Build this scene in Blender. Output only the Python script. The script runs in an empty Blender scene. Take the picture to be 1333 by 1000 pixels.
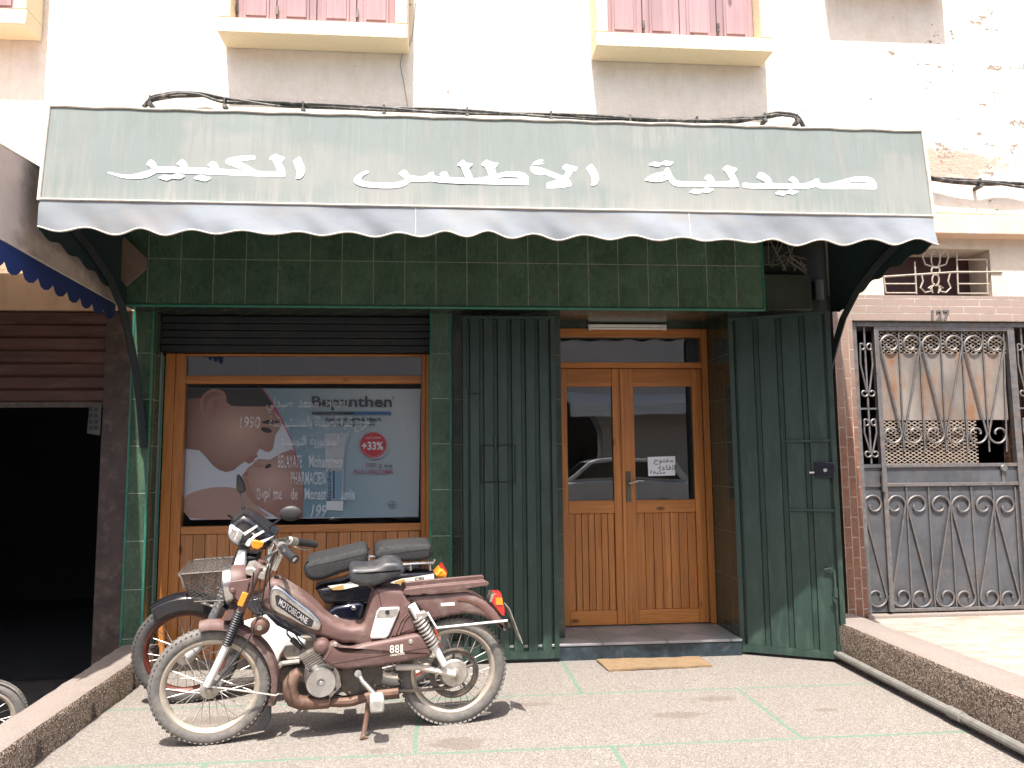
import bpy, math, random
from mathutils import Vector, Matrix
R = math.radians
rnd = random.Random(7)
C = bpy.context.scene.collection
scene = bpy.context.scene

# ------------------------------------------------------------------ camera, sky, sun, exposure
YAW, PITCH, ROLL, HC = R(4.917), R(5.861), R(-0.544), 1.25
cy, sy, cp, sp = math.cos(YAW), math.sin(YAW), math.cos(PITCH), math.sin(PITCH)
FW = Vector((sy*cp, cy*cp, sp))
r0 = Vector((cy, -sy, 0)); u0 = r0.cross(FW)
RT = math.cos(ROLL)*r0 + math.sin(ROLL)*u0
UP = -math.sin(ROLL)*r0 + math.cos(ROLL)*u0
CAM = Vector((0, 0, HC))
cam = bpy.data.cameras.new("camera"); cam.sensor_width = 36; cam.lens = 36*1000/1333.0
cam.clip_start = 0.05; cam.clip_end = 500
cam_o = bpy.data.objects.new("camera", cam); C.objects.link(cam_o)
M3 = Matrix((RT, UP, -FW)).transposed()
cam_o.matrix_world = Matrix.Translation(CAM) @ M3.to_4x4()
scene.camera = cam_o

SUN = Vector((0.08, 0.487, -1.0)).normalized()          # direction the light travels
w = bpy.data.worlds.new("World"); scene.world = w; w.use_nodes = True
wn = w.node_tree; bg = wn.nodes["Background"]
sky = wn.nodes.new("ShaderNodeTexSky"); sky.sky_type = 'NISHITA'; sky.sun_disc = False
sky.sun_elevation = math.asin(-SUN.z); sky.sun_rotation = math.atan2(-SUN.x, -SUN.y) % (2*math.pi)
sky.dust_density = 4.0; sky.ozone_density = 0.4; sky.air_density = 1.0
wn.links.new(sky.outputs[0], bg.inputs[0]); bg.inputs[1].default_value = 0.125
sl = bpy.data.lights.new("sun", 'SUN'); sl.energy = 3.8; sl.angle = R(0.5); sl.color = (1.0, 0.955, 0.90)
so = bpy.data.objects.new("sun", sl); C.objects.link(so)
so.rotation_mode = 'QUATERNION'; so.rotation_quaternion = SUN.to_track_quat('-Z', 'Y'); so.location = (0, -5, 10)
vs = scene.view_settings; vs.view_transform = 'Standard'; vs.look = 'None'; vs.exposure = 1.4; vs.gamma = 1
try:
    scene.cycles.max_bounces = 8; scene.cycles.transparent_max_bounces = 12
    scene.cycles.caustics_reflective = False; scene.cycles.caustics_refractive = False
    scene.cycles.use_denoising = True
except Exception: pass

# ------------------------------------------------------------------ measuring helpers (photo pixel -> point on a real plane)
def ray(px, py): return RT*((px-666.5)/1000.0) - UP*((py-500)/1000.0) + FW
def PY(px, py, Y):                                       # point on the vertical plane y = Y
    d = ray(px, py); t = Y/d.y; return CAM + d*t
def XZ(px, py, Y):
    p = PY(px, py, Y); return (p.x, p.z)
def onplane(px, py, p0, n):
    d = ray(px, py); t = (Vector(p0)-CAM).dot(n)/d.dot(n); return CAM + d*t

# ------------------------------------------------------------------ node helpers
def nd(nt, typ, ins=None, **at):
    n = nt.nodes.new("ShaderNode"+typ)
    for k, v in at.items(): setattr(n, k, v)
    for k, v in (ins or {}).items():
        s = n.inputs[k]
        if isinstance(v, bpy.types.NodeSocket): nt.links.new(v, s)
        elif isinstance(v, bpy.types.Node): nt.links.new(v.outputs[0], s)
        else:
            if hasattr(s.default_value, '__len__') and len(s.default_value) == 4 and len(v) == 3: v = (*v, 1)
            s.default_value = v
    return n
def mixc(nt, f, a, b, blend='MIX'):
    n = nt.nodes.new("ShaderNodeMix"); n.data_type = 'RGBA'; n.blend_type = blend
    for i, v in ((0, f), (6, a), (7, b)):
        s = n.inputs[i]
        if isinstance(v, bpy.types.NodeSocket): nt.links.new(v, s)
        elif i: s.default_value = (*v[:3], 1)
        else: s.default_value = v
    return n.outputs[2]
def ramp(nt, f, p0, p1, c0=(0, 0, 0), c1=(1, 1, 1)):
    n = nt.nodes.new("ShaderNodeValToRGB"); e = n.color_ramp.elements
    e[0].position, e[1].position = p0, p1; e[0].color = (*c0, 1); e[1].color = (*c1, 1)
    nt.links.new(f, n.inputs[0]); return n.outputs[0]
def math_(nt, op, a, b=None, c=None):
    n = nt.nodes.new("ShaderNodeMath"); n.operation = op
    for i, v in enumerate((a, b, c)):
        if v is None: continue
        if isinstance(v, bpy.types.NodeSocket): nt.links.new(v, n.inputs[i])
        else: n.inputs[i].default_value = v
    return n.outputs[0]
def new(name):
    m = bpy.data.materials.new(name); m.use_nodes = True
    nt = m.node_tree; b = nt.nodes["Principled BSDF"]
    co = nt.nodes.new("ShaderNodeTexCoord").outputs['Object']
    return m, nt, b, co
def mapped(nt, co, scale=(1, 1, 1), loc=(0, 0, 0), rot=(0, 0, 0)):
    return nd(nt, 'Mapping', {'Vector': co, 'Scale': scale, 'Location': loc, 'Rotation': rot}).outputs[0]
def noise(nt, co, scale, detail=4, rough=.55, dist=0):
    return nd(nt, 'TexNoise', {'Vector': co, 'Scale': scale, 'Detail': detail, 'Roughness': rough, 'Distortion': dist}).outputs[0]
def bump(nt, b, h, strength=.3, dist=.01, base=None):
    n = nd(nt, 'Bump', {'Height': h, 'Strength': strength, 'Distance': dist})
    if base is not None: nt.links.new(base, n.inputs['Normal'])
    nt.links.new(n.outputs[0], b.inputs['Normal']); return n.outputs[0]
def setb(nt, b, col=None, rough=None, metal=None, spec=None, coat=None):
    for k, v in (('Base Color', col), ('Roughness', rough), ('Metallic', metal), ('Specular IOR Level', spec), ('Coat Weight', coat)):
        if v is None: continue
        if isinstance(v, bpy.types.NodeSocket): nt.links.new(v, b.inputs[k])
        elif k == 'Base Color': b.inputs[k].default_value = (*v, 1)
        else: b.inputs[k].default_value = v
def simple(name, col, rough=.55, metal=0, var=.25, scale=14, bmp=.05, spec=.5, coat=0, dirt=None, dirt_amt=.5, dscale=5, stretch=(1, 1, 1)):
    """plain paint / metal / plastic with uneven tone, uneven gloss, a little relief and optional dirt patches"""
    m, nt, b, co = new(name)
    v = mapped(nt, co, stretch) if stretch != (1, 1, 1) else co
    n1 = noise(nt, v, scale, 6, .6)
    dk = tuple(c*(1-var) for c in col); lt = tuple(min(1, c*(1+var)) for c in col)
    c = mixc(nt, ramp(nt, n1, .3, .7), dk, lt)
    rg = math_(nt, 'MULTIPLY_ADD', n1, .25, rough-.12)
    if dirt:
        n2 = noise(nt, v, dscale, 8, .68)
        f = math_(nt, 'MULTIPLY', ramp(nt, n2, .5, .66), dirt_amt)
        c = mixc(nt, f, c, dirt); rg = math_(nt, 'MULTIPLY_ADD', f, .3, rg)
    setb(nt, b, c, rg, metal, spec, coat)
    if bmp: bump(nt, b, n1, bmp, .006)
    return m

# ------------------------------------------------------------------ mesh helpers
class MB:
    def __init__(s): s.v = []; s.f = []; s.mi = []; s.m = 0
    def add(s, vs, fs):
        b = len(s.v); s.v += [tuple(p) for p in vs]
        for f in fs: s.f.append(tuple(i+b for i in f)); s.mi.append(s.m)
        return s
    def box(s, x0, x1, y0, y1, z0, z1):
        return s.add([(x, y, z) for z in (z0, z1) for y in (y0, y1) for x in (x0, x1)],
                     [(0, 2, 3, 1), (4, 5, 7, 6), (0, 1, 5, 4), (2, 6, 7, 3), (0, 4, 6, 2), (1, 3, 7, 5)])
    def prism(s, pts, y0, y1):                           # outline in x,z pushed along y
        a = sum(pts[i][0]*pts[(i+1) % len(pts)][1]-pts[(i+1) % len(pts)][0]*pts[i][1] for i in range(len(pts)))
        if a < 0: pts = pts[::-1]
        n = len(pts); vs = [(p[0], y0, p[1]) for p in pts]+[(p[0], y1, p[1]) for p in pts]
        return s.add(vs, [tuple(range(n)), tuple(range(2*n-1, n-1, -1))]+[(i, i+n, (i+1) % n+n, (i+1) % n) for i in range(n)])
    def prismx(s, pts, x0, x1):                          # outline in y,z pushed along x
        n = len(pts); vs = [(x0, *p) for p in pts]+[(x1, *p) for p in pts]
        return s.add(vs, [tuple(range(n)), tuple(range(2*n-1, n-1, -1))]+[(i, i+n, (i+1) % n+n, (i+1) % n) for i in range(n)])
    def poly(s, pts): return s.add(pts, [tuple(range(len(pts)))])
    def tube(s, path, r, n=8, closed=False, flat=1.0):
        P = [Vector(p) for p in path]; k = len(P); rr = r if isinstance(r, (list, tuple)) else [r]*k
        ref = None; rings = []
        for i in range(k):
            if closed: t = P[(i+1) % k]-P[i-1]
            else: t = P[min(i+1, k-1)]-P[max(i-1, 0)]
            if t.length < 1e-9: t = Vector((0, 0, 1))
            t.normalize()
            if ref is None:
                ref = Vector((0, 1, 0)) if abs(t.y) < .9 else Vector((1, 0, 0))
            a = (ref - t*ref.dot(t)).normalized(); ref = a; b = t.cross(a)
            rings.append([P[i]+(a*math.cos(2*math.pi*j/n)*flat+b*math.sin(2*math.pi*j/n))*rr[i] for j in range(n)])
        vs = [p for q in rings for p in q]; fs = []
        for i in range(k if closed else k-1):
            for j in range(n):
                i2 = (i+1) % k
                fs.append((i*n+j, i*n+(j+1) % n, i2*n+(j+1) % n, i2*n+j))
        if not closed: fs += [tuple(range(n))[::-1], tuple((k-1)*n+j for j in range(n))]
        return s.add(vs, fs)
    def bar(s, a, b, w, h=None): return s.tube([a, b], w*.7071, 4, flat=1.0) if h is None else s.tube([a, b], w, 4, flat=h/w)
    def lathe(s, prof, c, axis='y', n=32, cap=True):               # prof: (radius, along axis)
        vs = []
        for r, a in prof:
            for j in range(n):
                t = 2*math.pi*j/n; u, v = r*math.cos(t), r*math.sin(t)
                vs.append({'y': (c[0]+u, c[1]+a, c[2]+v), 'x': (c[0]+a, c[1]+u, c[2]+v), 'z': (c[0]+u, c[1]+v, c[2]+a)}[axis])
        k = len(prof); fs = [(i*n+j, i*n+(j+1) % n, (i+1)*n+(j+1) % n, (i+1)*n+j) for i in range(k-1) for j in range(n)]
        if cap and prof[0][0] > 1e-6: fs.append(tuple(range(n))[::-1])
        if cap and prof[-1][0] > 1e-6: fs.append(tuple((k-1)*n+j for j in range(n)))
        return s.add(vs, fs)
    def ball(s, c, rx, ry=None, rz=None, n=14):
        ry = ry or rx; rz = rz or rx; vs = []; fs = []; h = n//2
        for i in range(h+1):
            t = math.pi*i/h
            for j in range(n):
                p = 2*math.pi*j/n
                vs.append((c[0]+rx*math.sin(t)*math.cos(p), c[1]+ry*math.sin(t)*math.sin(p), c[2]+rz*math.cos(t)))
        for i in range(h):
            for j in range(n): fs.append((i*n+j, (i+1)*n+j, (i+1)*n+(j+1) % n, i*n+(j+1) % n))
        return s.add(vs, fs)
    def grid(s, fn, nu, nv, thick=None):
        vs = [fn(u/nu, v/nv) for v in range(nv+1) for u in range(nu+1)]
        return s.add(vs, [(v*(nu+1)+u, v*(nu+1)+u+1, (v+1)*(nu+1)+u+1, (v+1)*(nu+1)+u) for v in range(nv) for u in range(nu)])
    def build(s, name, mats, parent=None, smooth=35, bevel=0, seg=2, solid=0, sub=0):
        me = bpy.data.meshes.new(name); me.from_pydata(s.v, [], s.f); me.validate(); me.update()
        for m in (mats if isinstance(mats, (list, tuple)) else [mats]): me.materials.append(m)
        if len(me.polygons) == len(s.mi): me.polygons.foreach_set('material_index', s.mi)
        import bmesh
        bm = bmesh.new(); bm.from_mesh(me); bmesh.ops.recalc_face_normals(bm, faces=bm.faces) if not solid else None
        bm.to_mesh(me); bm.free()
        if smooth:
            me.polygons.foreach_set('use_smooth', [True]*len(me.polygons)); me.set_sharp_from_angle(angle=R(smooth))
        o = bpy.data.objects.new(name, me); C.objects.link(o)
        if parent is not None:
            o.parent = parent
            if parent.type == 'EMPTY' and not parent.get('_local') and parent.parent is None: o.location = -parent.location
        if solid: md = o.modifiers.new('solid', 'SOLIDIFY'); md.thickness = solid; md.offset = 0; md.use_rim = not smooth
        if sub: md = o.modifiers.new('sub', 'SUBSURF'); md.levels = sub; md.render_levels = sub
        if bevel:
            md = o.modifiers.new('bevel', 'BEVEL'); md.width = bevel; md.segments = seg; md.limit_method = 'ANGLE'; md.angle_limit = R(40)
        return o
def thing(name, label, cat, loc, group=None, local=False):
    o = bpy.data.objects.new(name, None); C.objects.link(o); o.location = loc; o.empty_display_size = .1
    o['label'] = label; o['category'] = cat
    if group: o['group'] = group
    if local: o['_local'] = 1
    return o
def tag(o, label, cat, group=None):
    o['label'] = label; o['category'] = cat
    if group: o['group'] = group
    return o
def struct(o): o['kind'] = 'structure'; return o
def arc(c, r, a0, a1, n=16, y=0):
    return [(c[0]+r*math.cos(R(a0+(a1-a0)*i/n)), y, c[1]+r*math.sin(R(a0+(a1-a0)*i/n))) for i in range(n+1)]

# text: glyph outlines from Blender's own font, fitted into a box
def text_geo(s, bold=0.0):
    cu = bpy.data.curves.new('t', 'FONT'); cu.body = s; cu.offset = bold; cu.resolution_u = 3; cu.fill_mode = 'FRONT'
    o = bpy.data.objects.new('t', cu); C.objects.link(o)
    dg = bpy.context.evaluated_depsgraph_get(); ev = o.evaluated_get(dg); me = ev.to_mesh()
    vs = [tuple(v.co) for v in me.vertices]; fs = [tuple(p.vertices) for p in me.polygons]
    ev.to_mesh_clear(); bpy.data.objects.remove(o); bpy.data.curves.remove(cu)
    return vs, fs
def put_text(mb, s, box, fn, bold=0.0, slant=0, rot=False):
    """box = (x0, top, x1, bottom) in the coordinates that fn(x, y) turns into a 3-D point"""
    vs, fs = text_geo(s, bold)
    if not vs: return
    vs = [(v[0]+slant*v[1], v[1]) for v in vs]
    xs = [v[0] for v in vs]; ys = [v[1] for v in vs]; a, b, c, d = min(xs), max(xs), min(ys), max(ys)
    x0, y0, x1, y1 = box; out = []
    for x, y in vs:
        u = (x-a)/(b-a); v = (d-y)/(d-c)
        if rot: u, v = v, 1-u
        out.append(fn(x0+u*(x1-x0), y0+v*(y1-y0)))
    mb.add(out, fs)
# Arabic joining forms: isolated code point, joins-left?
AR = {'ا': (0xFE8D, 0), 'أ': (0xFE83, 0), 'ب': (0xFE8F, 1), 'ة': (0xFE93, 0), 'ت': (0xFE95, 1), 'ج': (0xFE9D, 1), 'ح': (0xFEA1, 1), 'خ': (0xFEA5, 1),
      'د': (0xFEA9, 0), 'ر': (0xFEAD, 0), 'س': (0xFEB1, 1), 'ص': (0xFEB9, 1), 'ط': (0xFEC1, 1), 'ع': (0xFEC9, 1), 'ف': (0xFED1, 1), 'ق': (0xFED5, 1),
      'ك': (0xFED9, 1), 'ل': (0xFEDD, 1), 'م': (0xFEE1, 1), 'ن': (0xFEE5, 1), 'ه': (0xFEE9, 1), 'و': (0xFEED, 0), 'ي': (0xFEF1, 1)}
def arabic(s):
    out = []
    for i, ch in enumerate(s):
        if ch not in AR: out.append(ch); continue
        base, jl = AR[ch]
        prev = i > 0 and s[i-1] in AR and AR[s[i-1]][1]
        nxt = jl and i+1 < len(s) and s[i+1] in AR
        k = (3 if nxt else 1) if prev else (2 if nxt else 0)
        out.append(chr(base+k))
    t = ''.join(out)[::-1]
    import re
    return re.sub(r'[0-9]+', lambda m: m.group()[::-1], t)

# ------------------------------------------------------------------ materials
def tile_mat(name, bw, bh, ox, oz, c1, c2, grout, mort, off=0.0, rough=.18, gran=0, marble=1, swap=False, bmp=.25, salmon=None):
    m, nt, b, co = new(name)
    sx = nd(nt, 'SeparateXYZ', {0: co}).outputs
    u = math_(nt, 'SUBTRACT', math_(nt, 'ADD', sx[0], sx[1]) if False else sx[0], ox)
    u = math_(nt, 'ADD', u, math_(nt, 'MULTIPLY', sx[1], 1.0)); u = math_(nt, 'SUBTRACT', u, 0.0)
    v = math_(nt, 'SUBTRACT', sx[2], oz)
    vec = nd(nt, 'CombineXYZ', {0: v, 1: u} if swap else {0: u, 1: v}).outputs[0]
    br = nd(nt, 'TexBrick', {'Vector': vec, 'Color1': (0, 0, 0), 'Color2': (1, 1, 1), 'Mortar': (.5, .5, .5), 'Scale': 1.0,
                             'Mortar Size': mort, 'Mortar Smooth': .15, 'Bias': 0, 'Brick Width': bw, 'Row Height': bh}, offset=off, squash=1)
    tone = br.outputs[0]
    n1 = noise(nt, mapped(nt, co, (1, 1, .42)), 55 if marble else 160, 8, .65, 1.2 if marble else 0)
    n2 = noise(nt, co, 3.5, 4, .6)
    c = mixc(nt, ramp(nt, n1, .32, .68), c1, c2)
    c = mixc(nt, math_(nt, 'MULTIPLY', tone, .35), c, tuple(x*.55 for x in c1))
    c = mixc(nt, math_(nt, 'MULTIPLY', ramp(nt, n2, .45, .7), .3), c, tuple(min(1, x*1.5+.01) for x in c2))
    if gran:
        vo = nd(nt, 'TexVoronoi', {'Vector': co, 'Scale': 210.0}).outputs['Color']
        g = nd(nt, 'SeparateColor', {0: vo}).outputs[0]
        c = mixc(nt, math_(nt, 'MULTIPLY', ramp(nt, g, .45, .6), .6), c, gran)
    if salmon:                                           # the upper courses turn paler with height
        f = ramp(nt, math_(nt, 'ADD', math_(nt, 'MULTIPLY', sx[2], .4), math_(nt, 'MULTIPLY', n2, .25)), .68, .95)
        c = mixc(nt, math_(nt, 'MULTIPLY', f, .8), c, salmon)
    ns = noise(nt, co, 11, 6, .7)
    dirtm = ramp(nt, ns, .56, .75)
    c = mixc(nt, math_(nt, 'MULTIPLY', dirtm, .2), c, (.16, .15, .11))
    gm = ramp(nt, br.outputs['Fac'], .2, .8)
    c = mixc(nt, gm, c, mixc(nt, ramp(nt, ns, .4, .6), grout, tuple(x*.6 for x in grout)))
    rg = math_(nt, 'MULTIPLY_ADD', dirtm, .2, math_(nt, 'MULTIPLY_ADD', gm, .6, rough))
    setb(nt, b, c, rg, 0, .5)
    h = math_(nt, 'SUBTRACT', math_(nt, 'MULTIPLY', n1, .25), math_(nt, 'MULTIPLY', br.outputs['Fac'], 1.0))
    bump(nt, b, h, bmp, .004)
    return m
TILE = tile_mat('green_tile', .2, .3, -.066-4.90, 2.55, (.045, .085, .055), (.108, .18, .12), (.36, .37, .31), .0022)
TILEP = tile_mat('green_pillar_tile', 4.0, .298, -.75, 1.975, (.032, .060, .036), (.085, .145, .09), (.34, .36, .3), .0022)
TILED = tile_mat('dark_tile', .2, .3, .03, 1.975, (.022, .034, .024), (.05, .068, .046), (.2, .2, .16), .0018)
BRICKV = tile_mat('brick_upright', .135, .052, 0.03, 2.673-5.05+.0, (.17, .075, .042), (.25, .12, .072), (.36, .31, .26), .0035, off=.5, rough=.45, gran=(.10, .035, .02), marble=0, swap=True, bmp=.4, salmon=(.30, .215, .175))
BRICKH = tile_mat('brick_flat', .24, .052, .05, 2.215, (.19, .115, .085), (.265, .18, .14), (.42, .37, .32), .0035, off=.5, rough=.5, gran=(.13, .065, .05), marble=0, bmp=.5, salmon=(.30, .23, .195))

def plaster(name, col, peel=0.0, stain=None):
    m, nt, b, co = new(name)
    n1 = noise(nt, co, 2.2, 8, .65); n2 = noise(nt, mapped(nt, co, (1, 1, 1.2)), 26, 6, .7); n3 = noise(nt, co, 90, 3, .6)
    c = mixc(nt, ramp(nt, n1, .3, .75), tuple(x*.94 for x in col), col)
    if name == 'white_plaster':
        n4 = noise(nt, mapped(nt, co, (1, 1, .7)), 7, 9, .74); c = mixc(nt, math_(nt, 'MULTIPLY', ramp(nt, n4, .42, .70), .55), c, (.60, .49, .38))
        dr = noise(nt, mapped(nt, co, (6, 1, .35)), 3.0, 6, .7); c = mixc(nt, math_(nt, 'MULTIPLY', ramp(nt, dr, .55, .75), .35), c, (.55, .45, .36))
    if stain: c = mixc(nt, math_(nt, 'MULTIPLY', ramp(nt, noise(nt, mapped(nt, co, (2.2, 1, .5)), 1.4, 7, .7), .5, .72), .55), c, stain)
    if peel:
        sx = nd(nt, 'SeparateXYZ', {0: co}).outputs
        zone = ramp(nt, math_(nt, 'MULTIPLY', sx[0], .1), .22, .40)           # the right end of the wall sheds its paint
        p = noise(nt, mapped(nt, co, (1, 1, 1.5), (3.1, 0, .4)), 7.5, 9, .72)
        pk = ramp(nt, math_(nt, 'ADD', p, math_(nt, 'MULTIPLY', zone, .085)), .672, .69)
        c = mixc(nt, pk, c, (.30, .235, .19))
        cr = noise(nt, co, 1.7, 3, .5)
        # old pink repair patch beside the awning
        dx = math_(nt, 'SUBTRACT', sx[0], 3.45); dz = math_(nt, 'SUBTRACT', sx[2], 3.34)
        d = math_(nt, 'ADD', math_(nt, 'POWER', math_(nt, 'MULTIPLY', dx, 1.55), 2.0), math_(nt, 'POWER', math_(nt, 'MULTIPLY', dz, 7.5), 2.0))
        d = math_(nt, 'ADD', d, math_(nt, 'MULTIPLY', math_(nt, 'SUBTRACT', p, .5), 3.2))
        c = mixc(nt, math_(nt, 'MULTIPLY', ramp(nt, d, 1.0, .35, (0, 0, 0), (1, 1, 1)) if False else ramp(nt, math_(nt, 'SUBTRACT', 1.2, d), 0.15, .7), .85), c, (.44, .29, .225))
        n2 = math_(nt, 'SUBTRACT', n2, math_(nt, 'MULTIPLY', pk, .8))
    setb(nt, b, c, .9, 0, .2)
    h = math_(nt, 'ADD', math_(nt, 'MULTIPLY', n2, .7), math_(nt, 'MULTIPLY', n3, .3))
    bump(nt, b, h, .8, .014)
    return m
WHITE = plaster('white_plaster', (.83, .735, .635), peel=1)
CREAM = plaster('cream_plaster', (.80, .66, .45))
OCHRE = plaster('ochre_plaster', (.74, .54, .36), stain=(.25, .17, .1))
LINTEL = plaster('lintel_plaster', (.72, .52, .40), stain=(.82, .74, .66))
BROWNW = simple('brown_wall_paint', (.055, .035, .028), .55, var=.35, scale=9, bmp=.3, dirt=(.16, .13, .11), dirt_amt=.6, dscale=12)
OPPOSITE = plaster('opposite_plaster', (.72, .63, .56))

def wood(name, c1, c2, dark, scale=1.0, rough=.38, axis='z', plank=.0):
    m, nt, b, co = new(name)
    st = {'z': (9, 9, .55), 'x': (.55, 9, 9)}[axis]
    v = mapped(nt, co, tuple(s*scale for s in st))
    sxp = nd(nt, 'SeparateXYZ', {0: co}).outputs
    wn_ = nd(nt, 'TexWhiteNoise', {'W': math_(nt, 'FLOOR', math_(nt, 'DIVIDE', math_(nt, 'ADD', sxp[0 if axis == 'z' else 2], 5.0), plank or .11))}, noise_dimensions='1D').outputs[0]
    v = nd(nt, 'VectorMath', {0: v, 1: nd(nt, 'CombineXYZ', {0: math_(nt, 'MULTIPLY', wn_, 7.0), 2: math_(nt, 'MULTIPLY', wn_, 13.0)}).outputs[0]}, operation='ADD').outputs[0]
    g = noise(nt, v, 3.2, 9, .62, .9)
    g2 = noise(nt, mapped(nt, co, {'z': (60, 60, 1.5), 'x': (1.5, 60, 60)}[axis]), 2.2, 4, .6)
    c = mixc(nt, ramp(nt, g, .28, .72), c1, c2)
    c = mixc(nt, math_(nt, 'MULTIPLY', ramp(nt, g2, .50, .72), .6), c, dark)
    kn = nd(nt, 'TexVoronoi', {'Vector': mapped(nt, co, {'z': (7.5, 7.5, 3.2), 'x': (3.2, 7.5, 7.5)}[axis]), 'Scale': 1.0, 'Randomness': 1.0})
    kd = kn.outputs['Distance']; kc = nd(nt, 'SeparateColor', {0: kn.outputs['Color']}).outputs[0]
    km = math_(nt, 'MULTIPLY', ramp(nt, kd, .17, .06, (1, 1, 1), (0, 0, 0)) if False else ramp(nt, math_(nt, 'SUBTRACT', .5, kd), .36, .44), math_(nt, 'GREATER_THAN', kc, .5))
    c = mixc(nt, math_(nt, 'MULTIPLY', km, .85), c, tuple(x*.35 for x in dark))
    c = mixc(nt, math_(nt, 'MULTIPLY', ramp(nt, wn_, .35, 1.0), .5), c, tuple(x*.55 for x in c1))
    big = noise(nt, co, 1.6, 3, .5)
    c = mixc(nt, math_(nt, 'MULTIPLY', ramp(nt, big, .4, .7), .3), c, tuple(x*.7 for x in c1))
    setb(nt, b, c, math_(nt, 'MULTIPLY_ADD', g, .2, rough-.1), 0, .45)
    bump(nt, b, g2, .08, .003)
    return m
PINE = wood('varnished_pine', (.39, .138, .032), (.63, .26, .072), (.17, .05, .012))
PINEP = wood('pine_matchboard', (.37, .13, .03), (.64, .265, .075), (.15, .042, .010), plank=.0737)
PINEX = wood('varnished_pine_rail', (.43, .155, .034), (.65, .27, .072), (.2, .055, .012), axis='x')
PINEW = wood('sunworn_pine', (.38, .155, .055), (.56, .26, .11), (.19, .07, .022), plank=.078)
PINEWX = wood('sunworn_pine_rail', (.40, .15, .045), (.56, .25, .09), (.2, .07, .02), axis='x')
PINK = wood('faded_pink_wood', (.33, .205, .215), (.40, .265, .275), (.25, .15, .15), rough=.8)

STEEL_G = simple('green_sheet_steel', (.0165, .038, .029), .45, var=.22, scale=6, bmp=.06, dirt=(.06, .085, .068), dirt_amt=.4, dscale=9, stretch=(3, 3, .7))
STEEL_GD = simple('green_steel_recess', (.018, .05, .038), .5, var=.2, scale=6)
TRIM = simple('jade_tile_edging', (.02, .16, .11), .35, var=.25, scale=20, dirt=(.12, .16, .13), dirt_amt=.5, dscale=14)
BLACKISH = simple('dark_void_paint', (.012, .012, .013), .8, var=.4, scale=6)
SHUTBOX = simple('dark_shutter_steel', (.012, .016, .018), .5, var=.3, scale=12, dirt=(.05, .05, .045), dirt_amt=.4)
STEPFACE = simple('blue_black_render', (.016, .027, .034), .5, var=.35, scale=18, bmp=.3, dirt=(.08, .09, .095), dirt_amt=.35, dscale=22)
INTERIOR = simple('interior_paint', (.10, .085, .07), .8, var=.2, scale=3)
JUTE = simple('coir_fibre', (.225, .15, .08), .95, var=.35, scale=130, bmp=.8, dirt=(.17, .10, .045), dirt_amt=.6, dscale=14)
RUBBER = simple('cable_rubber', (.045, .042, .04), .6, var=.4, scale=30, dirt=(.34, .31, .27), dirt_amt=.7, dscale=25)
GREYPIPE = simple('grey_pipe', (.19, .18, .162), .5, var=.2, scale=25, dirt=(.16, .13, .1), dirt_amt=.5, dscale=14)
CAST = simple('grey_gate_paint', (.088, .093, .104), .42, .35, var=.25, scale=5, bmp=.08, dirt=(.2, .17, .14), dirt_amt=.25, dscale=7)
CASTD = simple('grey_gate_bars', (.15, .145, .145), .42, .45, var=.25, scale=24, dirt=(.20, .12, .075), dirt_amt=.5, dscale=18)
RUSTY = simple('rusty_sheet', (.20, .175, .155), .5, .2, var=.3, scale=4, dirt=(.20, .095, .042), dirt_amt=.95, dscale=3.5, stretch=(1.6, 1, .6))
PALEIRON = simple('pale_iron_paint', (.34, .30, .25), .6, .1, var=.2, scale=30, dirt=(.28, .18, .12), dirt_amt=.5, dscale=18)
PAPER = simple('white_paper', (.78, .79, .82), .8, var=.04, scale=5)
INK = simple('black_ink', (.02, .02, .03), .6, var=.1)
LETTER = simple('white_sign_paint', (.93, .93, .91), .6, var=.02, scale=4, bmp=0)
LAMPW = simple('lamp_plastic', (.75, .75, .72), .35, var=.06, scale=6)
TERR = simple('cast_terrazzo', (.235, .195, .17), .75, var=.3, scale=140, bmp=.4, dirt=(.2, .16, .13), dirt_amt=.5, dscale=4)
def pebble_mat():
    m, nt, b, co = new('pebbledash'); vo = nd(nt, 'TexVoronoi', {'Vector': co, 'Scale': 135.0}); g = nd(nt, 'SeparateColor', {0: vo.outputs['Color']}).outputs
    n = noise(nt, co, 4, 6, .65); c = mixc(nt, g[0], (.10, .07, .05), (.22, .165, .125)); c = mixc(nt, math_(nt, 'GREATER_THAN', g[1], .74), c, (.29, .24, .20))
    c = mixc(nt, math_(nt, 'GREATER_THAN', g[2], .80), c, (.045, .03, .022)); c = mixc(nt, math_(nt, 'MULTIPLY', ramp(nt, n, .4, .7), .35), c, (.12, .085, .06))
    setb(nt, b, c, .85, 0, .3); bump(nt, b, vo.outputs['Distance'], .9, .012); return m
PEBBLE = pebble_mat()
PINKPAVE = simple('worn_pink_paving', (.31, .265, .22), .8, var=.25, scale=9, bmp=.4, dirt=(.28, .17, .125), dirt_amt=.75, dscale=3.2, stretch=(1, 1.8, 1))
ASPHALT = simple('asphalt', (.075, .07, .066), .9, var=.3, scale=60, bmp=.4)
CONDUIT = simple('cream_conduit', (.66, .58, .46), .6, var=.15, scale=20)
BOXGREY = simple('meter_box_grey', (.05, .06, .05), .5, var=.2, scale=10)

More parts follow.
